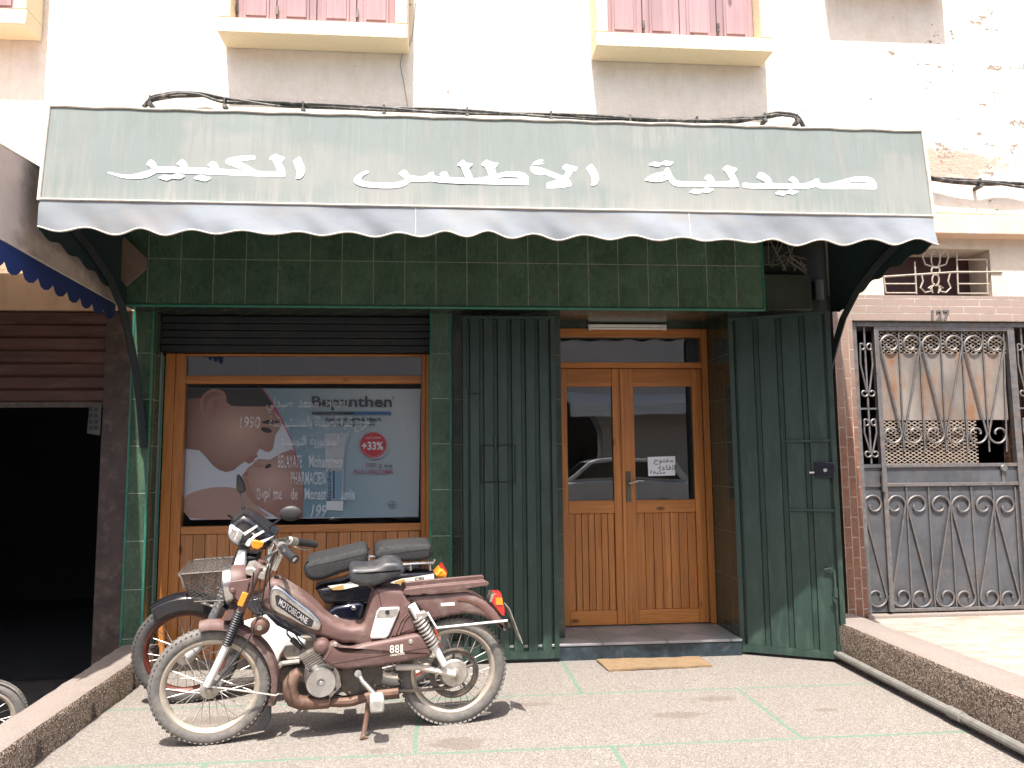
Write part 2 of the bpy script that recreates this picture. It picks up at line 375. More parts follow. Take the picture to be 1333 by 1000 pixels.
def glass(name, tint=(.75, .8, .8), ior=1.75):
    m, nt, b, co = new(name); nt.nodes.remove(b)
    fr = nd(nt, 'Fresnel', {'IOR': ior}).outputs[0]
    wob = nd(nt, 'Bump', {'Height': noise(nt, co, 1.8, 1, .4), 'Strength': .04, 'Distance': .05}).outputs[0]
    g = nd(nt, 'BsdfGlossy', {'Color': (1, 1, 1), 'Roughness': .012, 'Normal': wob}); t = nd(nt, 'BsdfTransparent', {'Color': tint})
    mx = nd(nt, 'MixShader', {0: fr, 1: t, 2: g}); nt.links.new(mx.outputs[0], nt.nodes['Material Output'].inputs[0]); return m
GLASS = glass('window_glass', (.97, .98, .98), 1.22); GLASSD = glass('door_glass', (.62, .65, .65), 1.9)
def sheer(name, col, a):
    m, nt, b, co = new(name); setb(nt, b, col, .6, 0, .2)
    n = noise(nt, co, 30, 5, .65)
    nt.links.new(math_(nt, 'MULTIPLY_ADD', ramp(nt, n, .25, .45), a*.4, a*.6), b.inputs['Alpha']); return m
ETCH = sheer('worn_white_film', (.82, .82, .84), .46)
def mesh_mat(name, col, k, thr, rough=.5, metal=.3):
    """expanded metal: a diamond lattice with open holes"""
    m, nt, b, co = new(name); sx = nd(nt, 'SeparateXYZ', {0: co}).outputs
    u = math_(nt, 'MULTIPLY_ADD', sx[1], .35, sx[0]); v = math_(nt, 'MULTIPLY_ADD', sx[1], 1.2, math_(nt, 'MULTIPLY', sx[2], 1.75))
    s1 = math_(nt, 'ABSOLUTE', math_(nt, 'SINE', math_(nt, 'MULTIPLY', math_(nt, 'ADD', u, v), k)))
    s2 = math_(nt, 'ABSOLUTE', math_(nt, 'SINE', math_(nt, 'MULTIPLY', math_(nt, 'SUBTRACT', u, v), k)))
    mn = math_(nt, 'MINIMUM', s1, s2)
    nt.links.new(math_(nt, 'LESS_THAN', mn, thr), b.inputs['Alpha'])
    n = noise(nt, co, 60, 4, .6)
    setb(nt, b, mixc(nt, n, tuple(c*.6 for c in col), tuple(min(1, c*1.4) for c in col)), rough, metal); return m
EXPAND = mesh_mat('expanded_metal', (.36, .30, .24), 70.0, .36)
BASKETM = mesh_mat('basket_lattice', (.11, .104, .098), 105.0, .40, .5, .3)

def ground_mat():
    m, nt, b, co = new('pale_aggregate')
    vo = nd(nt, 'TexVoronoi', {'Vector': co, 'Scale': 300.0}); g = nd(nt, 'SeparateColor', {0: vo.outputs['Color']}).outputs
    vo2 = nd(nt, 'TexVoronoi', {'Vector': co, 'Scale': 170.0}); g2 = nd(nt, 'SeparateColor', {0: vo2.outputs['Color']}).outputs
    c = mixc(nt, g[0], (.145, .130, .114), (.295, .266, .235))
    c = mixc(nt, math_(nt, 'MULTIPLY', math_(nt, 'GREATER_THAN', g[1], .84), .8), c, (.06, .05, .045))
    c = mixc(nt, math_(nt, 'MULTIPLY', math_(nt, 'GREATER_THAN', g2[2], .86), .45), c, (.19, .125, .095))
    c = mixc(nt, math_(nt, 'MULTIPLY', math_(nt, 'GREATER_THAN', g2[0], .85), .6), c, (.36, .335, .31))
    big = noise(nt, co, 1.1, 6, .6); c = mixc(nt, math_(nt, 'MULTIPLY', ramp(nt, big, .35, .7), .3), c, (.17, .155, .14))
    sx = nd(nt, 'SeparateXYZ', {0: co}).outputs
    for (cx, cyy, rx, ry) in ((1.15, 3.87, .13, .05), (1.42, 4.1, .11, .045), (-1.15, 4.05, .2, .06), (.05, 3.6, .12, .08), (1.9, 3.86, .07, .03), (.45, 4.12, .1, .03), (-.3, 3.55, .05, .03)):
        d = math_(nt, 'ADD', math_(nt, 'POWER', math_(nt, 'DIVIDE', math_(nt, 'SUBTRACT', sx[0], cx), rx), 2.0),
                  math_(nt, 'POWER', math_(nt, 'DIVIDE', math_(nt, 'SUBTRACT', sx[1], cyy), ry), 2.0))
        d = math_(nt, 'ADD', d, math_(nt, 'MULTIPLY', math_(nt, 'SUBTRACT', noise(nt, co, 14, 4, .6), .5), 3.0))
        c = mixc(nt, math_(nt, 'MULTIPLY', ramp(nt, math_(nt, 'SUBTRACT', 1.2, d), .1, .5), .42), c, (.11, .08, .06))
    wob = math_(nt, 'MULTIPLY', math_(nt, 'SUBTRACT', noise(nt, co, 2.5, 3, .5), .5), .02)
    vec = nd(nt, 'CombineXYZ', {0: math_(nt, 'ADD', math_(nt, 'SUBTRACT', sx[0], .73-1.74+.0), wob), 1: math_(nt, 'ADD', math_(nt, 'SUBTRACT', sx[1], 4.272-.78*7), wob)}).outputs[0]
    br = nd(nt, 'TexBrick', {'Vector': vec, 'Scale': 1.0, 'Mortar Size': .0125, 'Mortar Smooth': .4, 'Brick Width': 1.74, 'Row Height': .78}, offset=.5, offset_frequency=2, squash=1)
    wear = ramp(nt, noise(nt, co, 11, 7, .75), .28, .5)
    c = mixc(nt, math_(nt, 'MULTIPLY', math_(nt, 'MULTIPLY', br.outputs['Fac'], wear), .92), c, mixc(nt, g[0], (.085, .165, .11), (.135, .225, .16)))
    setb(nt, b, c, .8, 0, .3)
    bump(nt, b, math_(nt, 'ADD', vo.outputs['Distance'], math_(nt, 'MULTIPLY', big, .5)), .35, .004)
    return m
GROUND = ground_mat()

def awning_mat():
    m, nt, b, co = new('faded_green_canvas')
    st = noise(nt, mapped(nt, co, (4.6, 1, .34), (0, 0, .7)), 4.2, 9, .72, .15); st2 = noise(nt, mapped(nt, co, (22, 1, .5)), 4.2, 6, .7)
    pt = noise(nt, mapped(nt, co, (.9, 1, 1.6), (0.4, 0, 0)), 1.9, 3, .5)
    sz = nd(nt, 'SeparateXYZ', {0: co}).outputs[2]
    c = mixc(nt, ramp(nt, pt, .42, .52), (.222, .232, .216), (.178, .208, .195))
    hi = ramp(nt, math_(nt, 'SUBTRACT', sz, 2.5), .1, .45)
    c = mixc(nt, math_(nt, 'MULTIPLY', ramp(nt, st, .48, .64), .75), c, (.275, .268, .248))
    c = mixc(nt, math_(nt, 'MULTIPLY', ramp(nt, st2, .54, .74), .4), c, (.305, .292, .268))
    c = mixc(nt, math_(nt, 'MULTIPLY', math_(nt, 'MULTIPLY', ramp(nt, st, .50, .36), hi), .5), c, (.14, .168, .157))
    low = ramp(nt, math_(nt, 'SUBTRACT', 2.66, sz), .0, .10)
    c = mixc(nt, math_(nt, 'MULTIPLY', math_(nt, 'MULTIPLY', low, ramp(nt, st2, .35, .6)), .25), c, (.37, .34, .30))
    setb(nt, b, c, .7, 0, .3); bump(nt, b, noise(nt, co, 2.2, 3, .5), .25, .03); return m
AWN = awning_mat()
VAL = simple('grey_blue_canvas', (.215, .236, .258), .75, var=.2, scale=2.6, bmp=.35, dirt=(.285, .262, .24), dirt_amt=.6, dscale=2.5, stretch=(1, 1, 2.2))
PIPING = simple('pale_piping', (.58, .53, .45), .7, var=.15, scale=30, dirt=(.25, .21, .17), dirt_amt=.3, dscale=12)
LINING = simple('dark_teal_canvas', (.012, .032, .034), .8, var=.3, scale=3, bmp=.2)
ARMIRON = simple('awning_arm_paint', (.012, .02, .022), .5, var=.3, scale=14)
CANVASB = simple('brown_canvas', (.62, .50, .43), .85, var=.2, scale=3, bmp=.2, dirt=(.14, .09, .06), dirt_amt=.5, dscale=4)
CANVASBLUE = simple('blue_canvas', (.012, .03, .13), .8, var=.25, scale=5, bmp=.1)
SHUTBROWN = simple('oxblood_shutter', (.075, .03, .022), .5, var=.35, scale=5, bmp=.1, dirt=(.2, .13, .1), dirt_amt=.4, dscale=6, stretch=(.5, 1, 3))

# machine materials
BROWNP = simple('brown_moped_paint', (.125, .070, .062), .55, .0, var=.15, scale=11, bmp=.04, dirt=(.25, .195, .165), dirt_amt=.65, dscale=6)
CHROME = simple('worn_chrome', (.62, .60, .57), .24, .95, var=.18, scale=25, dirt=(.34, .25, .17), dirt_amt=.5, dscale=16)
ALU = simple('dull_aluminium', (.50, .47, .43), .42, .75, var=.2, scale=22, dirt=(.22, .17, .12), dirt_amt=.55, dscale=15)
STEELD = simple('oily_steel', (.10, .09, .08), .5, .6, var=.35, scale=25, dirt=(.24, .17, .11), dirt_amt=.6, dscale=17)
RUST = simple('rusty_pipe', (.14, .078, .055), .6, .4, var=.35, scale=16, bmp=.2, dirt=(.25, .175, .13), dirt_amt=.6, dscale=9)
TYRE = simple('dusty_tyre', (.13, .122, .112), .85, var=.25, scale=40, bmp=.2, dirt=(.30, .265, .225), dirt_amt=.5, dscale=8)
TYRED = simple('black_tyre', (.06, .056, .053), .8, var=.3, scale=40, dirt=(.17, .15, .13), dirt_amt=.5, dscale=8)
RIMM = simple('dusty_rim', (.52, .46, .38), .38, .55, var=.18, scale=18, dirt=(.34, .25, .17), dirt_amt=.55, dscale=9)
RIMR = simple('red_rim', (.10, .022, .014), .45, .2, var=.3, scale=18)
BLACKP = simple('glossy_black_paint', (.010, .010, .014), .14, var=.2, scale=5, bmp=0, coat=.6, dirt=(.1, .09, .08), dirt_amt=.25, dscale=6)
BLUEBLK = simple('blue_black_paint', (.006, .007, .016), .16, var=.2, scale=5, bmp=0, coat=.6)
PLASTB = simple('matt_black_plastic', (.022, .022, .024), .5, var=.25, scale=30)
LEATHER = simple('greyed_black_vinyl', (.038, .039, .044), .45, var=.25, scale=12, bmp=.05, dirt=(.18, .16, .14), dirt_amt=.35, dscale=7)
def weave():
    m, nt, b, co = new('woven_seat_cover'); sx = nd(nt, 'SeparateXYZ', {0: co}).outputs
    s = math_(nt, 'MULTIPLY', math_(nt, 'SINE', math_(nt, 'MULTIPLY', math_(nt, 'ADD', sx[0], sx[1]), 520.0)), math_(nt, 'SINE', math_(nt, 'MULTIPLY', math_(nt, 'ADD', sx[2], math_(nt, 'MULTIPLY', sx[1], .7)), 520.0)))
    n = noise(nt, co, 70, 4, .6); f = ramp(nt, math_(nt, 'ADD', math_(nt, 'MULTIPLY', s, .4), n), .35, .85)
    setb(nt, b, mixc(nt, f, (.008, .008, .009), (.062, .062, .062)), .65); bump(nt, b, s, .5, .004); return m
WEAVE = weave()
WHITEP = simple('white_plastic', (.80, .79, .76), .35, var=.06, scale=8)
CREAMP = simple('cream_decal', (.72, .68, .58), .4, var=.06, scale=8)
GOLD = simple('gold_decal', (.45, .28, .10), .4, var=.1, scale=8)
ORANGE = simple('orange_lens', (.80, .26, .02), .2, var=.12, scale=40, coat=.5)
RED = simple('red_lens', (.50, .03, .02), .2, var=.12, scale=40, coat=.5)
LENS = simple('clear_lens', (.68, .72, .74), .12, .3, var=.15, scale=60, coat=.5)
REDWIRE = simple('red_wire', (.55, .06, .02), .5)
BADGE = simple('dark_badge', (.03, .03, .035), .35, .2, var=.2, scale=30)
SILVERTXT = simple('silver_lettering', (.70, .70, .70), .35, .6, var=.1, scale=60)
MIRRORG = simple('mirror_shell', (.03, .03, .03), .5, var=.2, scale=20)
CARW = simple('white_car_paint', (.68, .68, .66), .25, var=.04, scale=3, coat=.5)
CARG = simple('car_window', (.015, .018, .02), .06, var=.1, scale=3, bmp=0)

# ================================================================== the setting
struct(MB().box(-1.9, 14, -4.2, 5.6, -.3, 0).build('pavement', GROUND, bevel=0))
struct(MB().box(-14, -1.9005, -4.2, 9, -.4, -.18).build('workshop_apron', STEELD if False else simple('oily_concrete', (.05, .043, .038), .7, var=.4, scale=8, dirt=(.02, .018, .016), dirt_amt=.6), bevel=0))
struct(MB().box(-40, 40, -30, -4.2, -.3, -.12).build('road', ASPHALT))
struct(MB().box(2.66, 9, 1.5, 5.6, .002, .195).build('raised_pavement', PINKPAVE))
# kerb walls on both sides of the forecourt
def kerb(name, pts, top, z0, seed, label):
    rn = random.Random(seed)
    t = thing(name, label, 'low wall', (pts[0][0][0], pts[0][0][1], 0))
    mb = MB(); mb.m = 0; n = 40; cols = []
    for i in range(n+1):
        f = i/n; k = f*(len(pts)-1); a = min(int(k), len(pts)-2); g = k-a
        l = [pts[a][0][j]*(1-g)+pts[a+1][0][j]*g for j in (0, 1)]; r = [pts[a][1][j]*(1-g)+pts[a+1][1][j]*g for j in (0, 1)]
        zt = top[0]*(1-f)+top[1]*f
        j = lambda s: rn.uniform(-s, s)
        cols.append([(l[0]+j(.006), l[1], z0), (l[0]+.004+j(.006), l[1], zt-.02+j(.004)), (l[0]+.018+j(.004), l[1], zt+j(.002)), (r[0]-.018, r[1], zt+j(.002)), (r[0]+j(.006), r[1], zt-.02), (r[0], r[1], z0)])
    m = 6
    mb.v = [p for c in cols for p in c]
    for i in range(n):
        for k in range(m-1):
            mb.f.append((i*m+k, i*m+k+1, (i+1)*m+k+1, (i+1)*m+k)); mb.mi.append(0 if k in (0, 1, 3, 4) and True else 1)
    mb.f += [tuple(range(m)), tuple(n*m+k for k in range(m))[::-1]]; mb.mi += [0, 0]
    mb.build('wall_body', [PEBBLE, TERR], t, smooth=50)
    return t
kerb('low_wall', [((2.43, 5.05), (2.70, 5.05)), ((2.43, 4.4), (2.69, 4.4)), ((2.40, 3.1), (2.69, 3.1)), ((2.38, 1.6), (2.68, 1.6))], (.232, .245), 0, 3, 'low pebbledashed wall with a pale flat top beside the paved house entrance')
kerb('low_wall', [((-2.02, 5.08), (-1.77, 5.08)), ((-1.98, 4.4), (-1.755, 4.4)), ((-1.93, 3.2), (-1.725, 3.2)), ((-1.88, 1.6), (-1.70, 1.6))], (.15, .135), -.26, 5, 'low worn cement wall running out from the green tiled pillar by the dark workshop')
pp = thing('drain_pipe', 'grey pipe lying along the foot of the pebbledashed wall', 'pipe', (2.4, 3.2, 0))
MB().tube([(2.417, 4.9, .055), (2.405, 4.2, .052), (2.395, 3.55, .05)], .022, 10).tube([(2.395, 3.55, .05), (2.38, 3.0, .047), (2.36, 2.2, .045)], .0215, 10).build('pipe_run', GREYPIPE, pp)
MB().tube([(2.396, 3.62, .05), (2.394, 3.52, .05)], .027, 12).build('coupling', GREYPIPE, pp)

# ------------------------------------------------------------------ white upper storey with boxed windows
ap = thing('white_building', 'white plastered upper storey with boxed windows above the pharmacy awning', 'building', (0, 5.0, 0))
MB().box(-9, 9, 5.0, 5.4, 2.95, 7.6).build('wall', WHITE, ap)
def window(X0, X1, z0, panels=4, wleft=.082, wright=.082):
    mb = MB(); ze = z0+1.55; zs = z0+.10
    mb.box(X0, X1, 4.80, 4.995, z0, zs)
    mb.box(X0, X0+wleft, 4.80, 4.995, zs+.0005, ze); mb.box(X1-wright, X1, 4.80, 4.995, zs+.0005, ze); mb.box(X0, X1, 4.80, 4.995, ze+.0005, ze+.1)
    o = mb.build('window', CREAM, ap, bevel=.006)
    a, b = X0+wleft+.002, X1-wright-.002; k = (b-a)/panels
    for i in range(panels):
        s = MB(); x0, x1 = a+i*k+.002, a+(i+1)*k-.002
        s.box(x0, x1, 4.915, 4.935, zs+.012, ze)
        for q in range(3):
            q0 = zs+.06+q*.5
            s.box(x0+.045, x1-.045, 4.905, 4.9145, q0, q0+.44); s.box(x0+.062, x1-.062, 4.898, 4.9045, q0+.018, q0+.42)
        s.build('shutter', PINK, o, bevel=.003)
        if i in (0, 1, 3): MB().box(x0-.006 if i else x0+.002, x0+.012, 4.893, 4.904, zs+.09, zs+.15).build('hinge', STEELD, o)
    MB().box(a, b, 4.937, 4.96, zs+.001, ze).build('backing', PINK, o)
    return o
window(-1.46, -.25, 4.014); window(1.0, 2.22, 4.014); window(-3.84, -2.625, 4.014); window(2.70, 3.575, 4.64)

# ------------------------------------------------------------------ tiled pharmacy front
ph = thing('pharmacy_front', 'dark green tiled shopfront with a pine window and double door below the long awning', 'shopfront', (0, 5.0, 0))
MB().box(-2.0, 2.122, 4.90, 4.995, 2.252, 3.0).build('fascia', TILE, ph)
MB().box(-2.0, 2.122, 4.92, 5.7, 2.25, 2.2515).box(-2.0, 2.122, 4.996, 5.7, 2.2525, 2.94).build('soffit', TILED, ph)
MB().tube([(-2.0, 4.901, 2.252), (2.122, 4.901, 2.252)], .011, 8).tube([(2.122, 4.901, 2.252), (2.122, 4.901, 3.0)], .009, 8).build('edging', TRIM, ph)
def pillar(x0, x1, y1=5.6):
    o = MB().box(x0, x1, 5.08, y1, 0, 2.249).build('pillar', TILEP, ph)
    MB().tube([(x0, 5.082, .02), (x0, 5.082, 2.248)], .0085, 8).tube([(x1, 5.082, .02), (x1, 5.082, 2.248)], .0085, 8).build('pillar_edging', TRIM, o)
    return o
p1 = pillar(-2.008, -1.887); p2 = pillar(-.102, .032)
MB().tube([(-1.872, 5.24, .05), (-1.872, 5.24, 1.98)], .007, 8).build('reveal_edging', TRIM, p1)
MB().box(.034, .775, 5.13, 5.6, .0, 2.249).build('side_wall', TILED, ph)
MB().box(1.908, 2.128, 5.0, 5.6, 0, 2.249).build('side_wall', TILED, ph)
MB().box(2.13, 2.672, 5.10, 5.6, 0, 2.95).build('side_wall', simple('dark_render', (.018, .022, .018), .85, var=.3, scale=9, bmp=.2), ph)  # plain dark matt colour, keeps this wall from mirroring the sky
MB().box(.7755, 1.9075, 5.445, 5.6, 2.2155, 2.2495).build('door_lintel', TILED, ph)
# meter boxes and loose wires at the right end of the fascia
MB().box(2.17, 2.52, 5.03, 5.098, 2.28, 2.53).box(2.20, 2.42, 5.06, 5.098, 2.60, 2.74).build('meter_box', BOXGREY, ph, bevel=.006)
MB().box(2.56, 2.62, 5.05, 5.098, 2.36, 2.50).build('junction_box', BOXGREY, ph, bevel=.004)
mb = MB()
for i in range(7):
    a = 2.15+.03*i
    mb.tube([(a, 5.02, 2.93), (a+.07+rnd.uniform(-.05, .08), 4.99+rnd.uniform(-.03, .02), 2.75), (2.2+rnd.uniform(0, .2), 5.0, 2.62+rnd.uniform(-.08, .05)), (2.3+rnd.uniform(0, .15), 5.02, 2.66), (2.5, 5.04, 2.55+rnd.uniform(-.03, .1))], .0035, 5)
mb.build('wiring', GREYPIPE, ph)

# shop window: pine frame, top light, big pane, matchboard below
YW = 5.27
def rect(mb, px0, py0, px1, py1, Y, t=.04, proud=0):
    a = XZ(px0, py0, Y); b = XZ(px1, py1, Y); mb.box(min(a[0], b[0]), max(a[0], b[0]), Y-proud, Y+t, min(a[1], b[1]), max(a[1], b[1]))
zt = 2.0
def part(name): o = bpy.data.objects.new(name, None); C.objects.link(o); o.parent = ph; o.location = -ph.location; o.empty_display_size = .1; return o
dw = part('display_window')
for a_, b_, pr in ((-1.868, -1.805, .006), (-1.803, -1.738, 0), (-.172, -.142, 0), (-.140, -.104, .006)): MB().box(a_, b_, YW-pr, YW+.06, .0, zt).build('stile', PINE, dw, bevel=.003)
for a_, b_, m_ in ((1.797, 1.852, PINEX), (1.985, zt, PINEX), (.803, .853, PINEWX)): MB().box(-1.7375, -.1725, YW+.004, YW+.05, a_, b_).build('rail', m_, dw, bevel=.003)
mb = MB(); x = -1.737; i = 0
while x < -.18:
    wd = .074+.008*rnd.random(); x1 = min(x+wd, -.173); mb.box(x, x1-.0035, YW+.012+.002*rnd.random(), YW+.035, .0, .8025); x = x1
mb.build('panelling', PINEW, dw, bevel=.003)
MB().box(-1.737, -.173, YW+.036, YW+.045, 0, .80).build('panel_backing', BLACKISH, dw)
MB().box(-1.737, -.173, YW+.026, YW+.03, .8535, 1.7965).build('pane', GLASS, dw)
MB().box(-1.737, -.173, YW+.026, YW+.03, 1.8525, 1.9845).build('top_pane', GLASSD, dw)
def on_glass(cx, cyy):
    p = PY(200+cx/3.570, 440+cyy/3.570, YW+.0235); return tuple(p)
mb = MB()
for s, box, b in ((arabic('بلعياط  محمد  صيدلي'), (525, 275, 902, 350), .009), (arabic('خريج كلية الصيدلة بالمنستير سنة'), (538, 362, 1002, 440), .008),
                  ('1990', (400, 365, 495, 420), .012), (arabic('الجمهورية  التونسية'), (592, 450, 862, 515), .009)):
    put_text(mb, s, box, on_glass, b, .12 if s == '1990' else 0)
for s, box in (('BELAYATE', (578, 545, 690, 603)), ('Mohammed', (722, 545, 875, 603)), ('PHARMACIEN', (638, 622, 798, 682)), ('D', (480, 698, 497, 752)), ('ıpl', (506, 698, 540, 760)),
               ('me', (556, 712, 596, 752)), ('de', (638, 698, 668, 752)), ('Monast', (702, 698, 802, 752)), ('.unis', (868, 704, 935, 752))):
    put_text(mb, s, box, on_glass, .010)
put_text(mb, '199', (730, 775, 806, 832), on_glass, .004, .3)
mb.build('lettering', ETCH, dw, smooth=0)
# rolled shutter above the window
mb = MB()
for i in range(5): mb.box(-1.884, -.104, 5.205+.004*(i % 2), 5.26, 2.003+i*.049, 2.003+i*.049+.046)
mb.build('shutter_box', SHUTBOX, ph, bevel=.005)
MB().tube([(-1.885, 5.235, .1), (-1.886, 5.235, 1.2), (-1.884, 5.235, 2.0)], .009, 8).build('conduit', GREYPIPE, ph)
# doorstep
MB().box(.036, 1.906, 4.968, 5.6, -.01, .088).build('doorstep', STEPFACE, ph, bevel=.008)
def step_mat():
    m, nt, b, co = new('diamond_step_tile'); sx = nd(nt, 'SeparateXYZ', {0: co}).outputs
    u = math_(nt, 'PINGPONG', math_(nt, 'ADD', sx[0], 3.0), .21); v = math_(nt, 'PINGPONG', math_(nt, 'ADD', sx[1], 3.03), .21)
    d = ramp(nt, math_(nt, 'ADD', u, v), .20, .215); n = noise(nt, co, 14, 6, .65)
    c = mixc(nt, d, (.25, .245, .255), (.155, .185, .19)); c = mixc(nt, math_(nt, 'MULTIPLY', ramp(nt, n, .45, .65), .35), c, (.30, .27, .25))
    jl = math_(nt, 'LESS_THAN', math_(nt, 'PINGPONG', math_(nt, 'ADD', sx[0], 3.21), .21), .002)
    c = mixc(nt, jl, c, (.06, .06, .06)); setb(nt, b, c, math_(nt, 'MULTIPLY_ADD', n, .3, .2)); return m
MB().box(.036, 1.906, 4.962, 5.55, .0885, .106).build('step_tread', step_mat(), ph, bevel=.004)

# pine double door
YD = 5.45
def zx(px, py): return XZ(px, py, YD)
zd = .107; ed = part('entrance_door')
MB().box(1.86, 1.907, YD-.02, YD+.09, zd, 2.215).build('door_post', PINE, ed, bevel=.004); MB().box(.778, .80, YD-.02, YD+.09, zd, 2.215).build('door_post', PINE, ed, bevel=.004)
MB().box(.8005, 1.8595, YD-.02, YD+.09, 2.155, 2.215).build('door_head', PINEX, ed, bevel=.004); MB().box(.8005, 1.8595, YD-.02, YD+.09, 1.925, 1.968).build('transom', PINEX, ed, bevel=.004)
MB().box(.801, 1.859, YD+.03, YD+.034, 1.9685, 2.1545).build('transom_pane', GLASSD, ed)
zg1, zg0, zp1, zp0 = zx(760, 503)[1], zx(760, 652)[1], zx(760, 669)[1], zx(760, 796)[1]
xm = 1.262
for (a, b, sl, sr) in ((.803, xm-.002, .06, .066), (xm+.002, 1.857, .088, .07)):
    MB().box(a, a+sl, YD, YD+.045, zd+.006, 1.922).build('door_stile', PINE, ed, bevel=.003); MB().box(b-sr, b, YD, YD+.045, zd+.006, 1.922).build('door_stile', PINE, ed, bevel=.003)
    for q0, q1 in ((zg1, 1.922), (zp1, zg0), (zd+.006, zp0)): MB().box(a+sl+.0005, b-sr-.0005, YD+.003, YD+.042, q0, q1).build('door_rail', PINEX, ed, bevel=.003)
    mb = MB(); n = 7; k = (b-sr-a-sl-.001)/n
    for i in range(n): mb.box(a+sl+.0006+i*k, a+sl+.0006+(i+1)*k-.003, YD+.014+.002*(i % 2), YD+.035, zp0+.0005, zp1-.0005)
    mb.build('panelling', PINEP, ed, bevel=.003)
    MB().box(a+sl+.0005, b-sr-.0005, YD+.036, YD+.041, zp0, zp1).build('panel_backing', BLACKISH, ed)
    MB().box(a+sl+.0005, b-sr-.0005, YD+.024, YD+.028, zg0+.0005, zg1-.0005).build('pane', GLASSD, ed)
MB().box(xm-.012, xm+.014, YD-.014, YD-.0005, zd+.006, 1.922).build('meeting_strip', PINE, ed, bevel=.005, seg=3)
hx, hz = zx(818, 634)
MB().box(hx-.018, hx+.018, YD-.006, YD-.0005, hz-.105, hz+.11).lathe([(.018, -.012), (.018, -.006)], (hx, YD, hz+.03)).build('door_handle', STEELD, ed, bevel=.003)
MB().tube([(hx, YD-.006, hz+.03), (hx, YD-.05, hz+.03), (hx+.02, YD-.055, hz+.03), (hx+.06, YD-.052, hz+.045), (hx+.10, YD-.05, hz+.042)], .0075, 8).build('lever', CHROME, ed)
ps = thing('paper_sign', 'handwritten white paper notice taped inside the glass of the pine door', 'sign', (1.55, YD+.02, 1.14))
def on_door(x, y): return tuple(PY(x, y, YD+.0195))
q = [XZ(a, b, YD) for a, b in ((844, 595), (880, 594), (880, 619), (845, 620))]
MB().prism(q, YD+.0205, YD+.0215).build('sheet', PAPER, ps, smooth=0)
mb = MB()
for s, bx in (('مفتوح', (851, 597, 876, 605)), ('القاعة', (857, 605, 879, 612)), ('مكيفة', (846, 612, 866, 618))): put_text(mb, arabic(s), bx, on_door, .008)
mb.build('handwriting', INK, ps, smooth=0)
fl = thing('tube_lamp', 'white fluorescent tube fitting under the soffit over the pine door', 'lamp', (1.31, 5.41, 2.2))
MB().box(1.02, 1.60, 5.40, 5.429, 2.222, 2.242).build('housing', LAMPW, fl, bevel=.005)
MB().tube([(1.05, 5.412, 2.212), (1.57, 5.412, 2.212)], .009, 12).build('tube', LAMPW, fl)
for q0 in (1.022, 1.568): MB().box(q0, q0+.03, 5.401, 5.424, 2.20, 2.2215).build('end_cap', LAMPW, fl, bevel=.003)

# steel shutter doors: folded sheet with upright ribs
def ribbed(width, z0, z1, nr, pan, gap, depth, th=.0):
    """profile in (u, v): raised pans with sunk grooves; returned as a mesh builder in a local frame u along x, v along y"""
    pts = []; per = width/nr; 
    for i in range(nr):
        a = i*per
        pts += [(a+gap*.5, 0), (a+per-gap*.5, 0)]
        if i < nr-1: pts += [(a+per-gap*.34, depth), (a+per+gap*.34, depth)]
    return pts
def steel_leaf(org, d, width, z0, z1, nr, gap, depth, front=-1):
    """org: bottom hinge (x, y); d: unit direction of the leaf; ribs face to the street"""
    d = Vector((d[0], d[1], 0)).normalized(); n = Vector((d.y, -d.x, 0))
    if n.y > 0: n = -n
    O = Vector((org[0], org[1], 0))
    def P(u, v, z): q = O+d*u-n*v; return (q.x, q.y, z)
    pts = ribbed(width-.06, z0, z1, nr, .1, gap, depth); mb = MB()
    vs = []; 
    for u, v in pts: vs += [P(u+.03, v, z0+.045), P(u+.03, v, z1-.02)]
    mb.add(vs, [(2*i, 2*i+2, 2*i+3, 2*i+1) for i in range(len(pts)-1)])
    def slab(u0, u1, v0, v1, a, b):
        mb.add([P(u, v, z) for z in (a, b) for v in (v0, v1) for u in (u0, u1)], [(0, 2, 3, 1), (4, 5, 7, 6), (0, 1, 5, 4), (2, 6, 7, 3), (0, 4, 6, 2), (1, 3, 7, 5)])
    slab(0, .0295, -.004, .035, z0, z1); slab(width-.0295, width, -.004, .035, z0, z1)
    slab(.03, width-.03, -.003, .034, z0, z0+.044); slab(.03, width-.03, -.003, .034, z1-.0195, z1)
    slab(.03, width-.03, depth+.004, .033, z0+.0445, z1-.02)
    o = mb.build('steel_door', STEEL_G, ph, smooth=20)
    return o, P, slab
ld, PL, _ = steel_leaf((.108, 4.945), (1, 0), .602, .025, 2.206, 6, .034, .022)
def hw(P, parent, name, boxes=(), tubes=(), mat=STEEL_GD, bev=.002):
    mb = MB()
    for (u0, u1, v0, v1, a, b) in boxes:
        mb.add([P(u, v, z) for z in (a, b) for v in (v0, v1) for u in (u0, u1)], [(0, 2, 3, 1), (4, 5, 7, 6), (0, 1, 5, 4), (2, 6, 7, 3), (0, 4, 6, 2), (1, 3, 7, 5)])
    for path, r in tubes: mb.tube([P(*p) for p in path], r, 8)
    return mb.build(name, mat, parent, bevel=bev if boxes and not tubes else 0)
hw(PL, ld, 'hatch_frame', [(.11, .336, -.006, -.0005, 1.36, 1.368), (.11, .336, -.006, -.0005, 1.125, 1.133), (.11, .117, -.006, -.0005, 1.1335, 1.3595), (.329, .336, -.006, -.0005, 1.1335, 1.3595)], mat=BLACKISH)
hw(PL, ld, 'hatch_latch', [(.20, .212, -.012, -.0005, 1.34, 1.42), (.225, .24, -.012, -.0005, 1.1335, 1.20)], mat=STEEL_GD)
hw(PL, ld, 'bolt_rod', tubes=[([(.03, -.012, 2.14), (.03, -.012, 1.72), (.045, -.014, 1.705), (.10, -.014, 1.70)], .006)], mat=STEEL_GD)
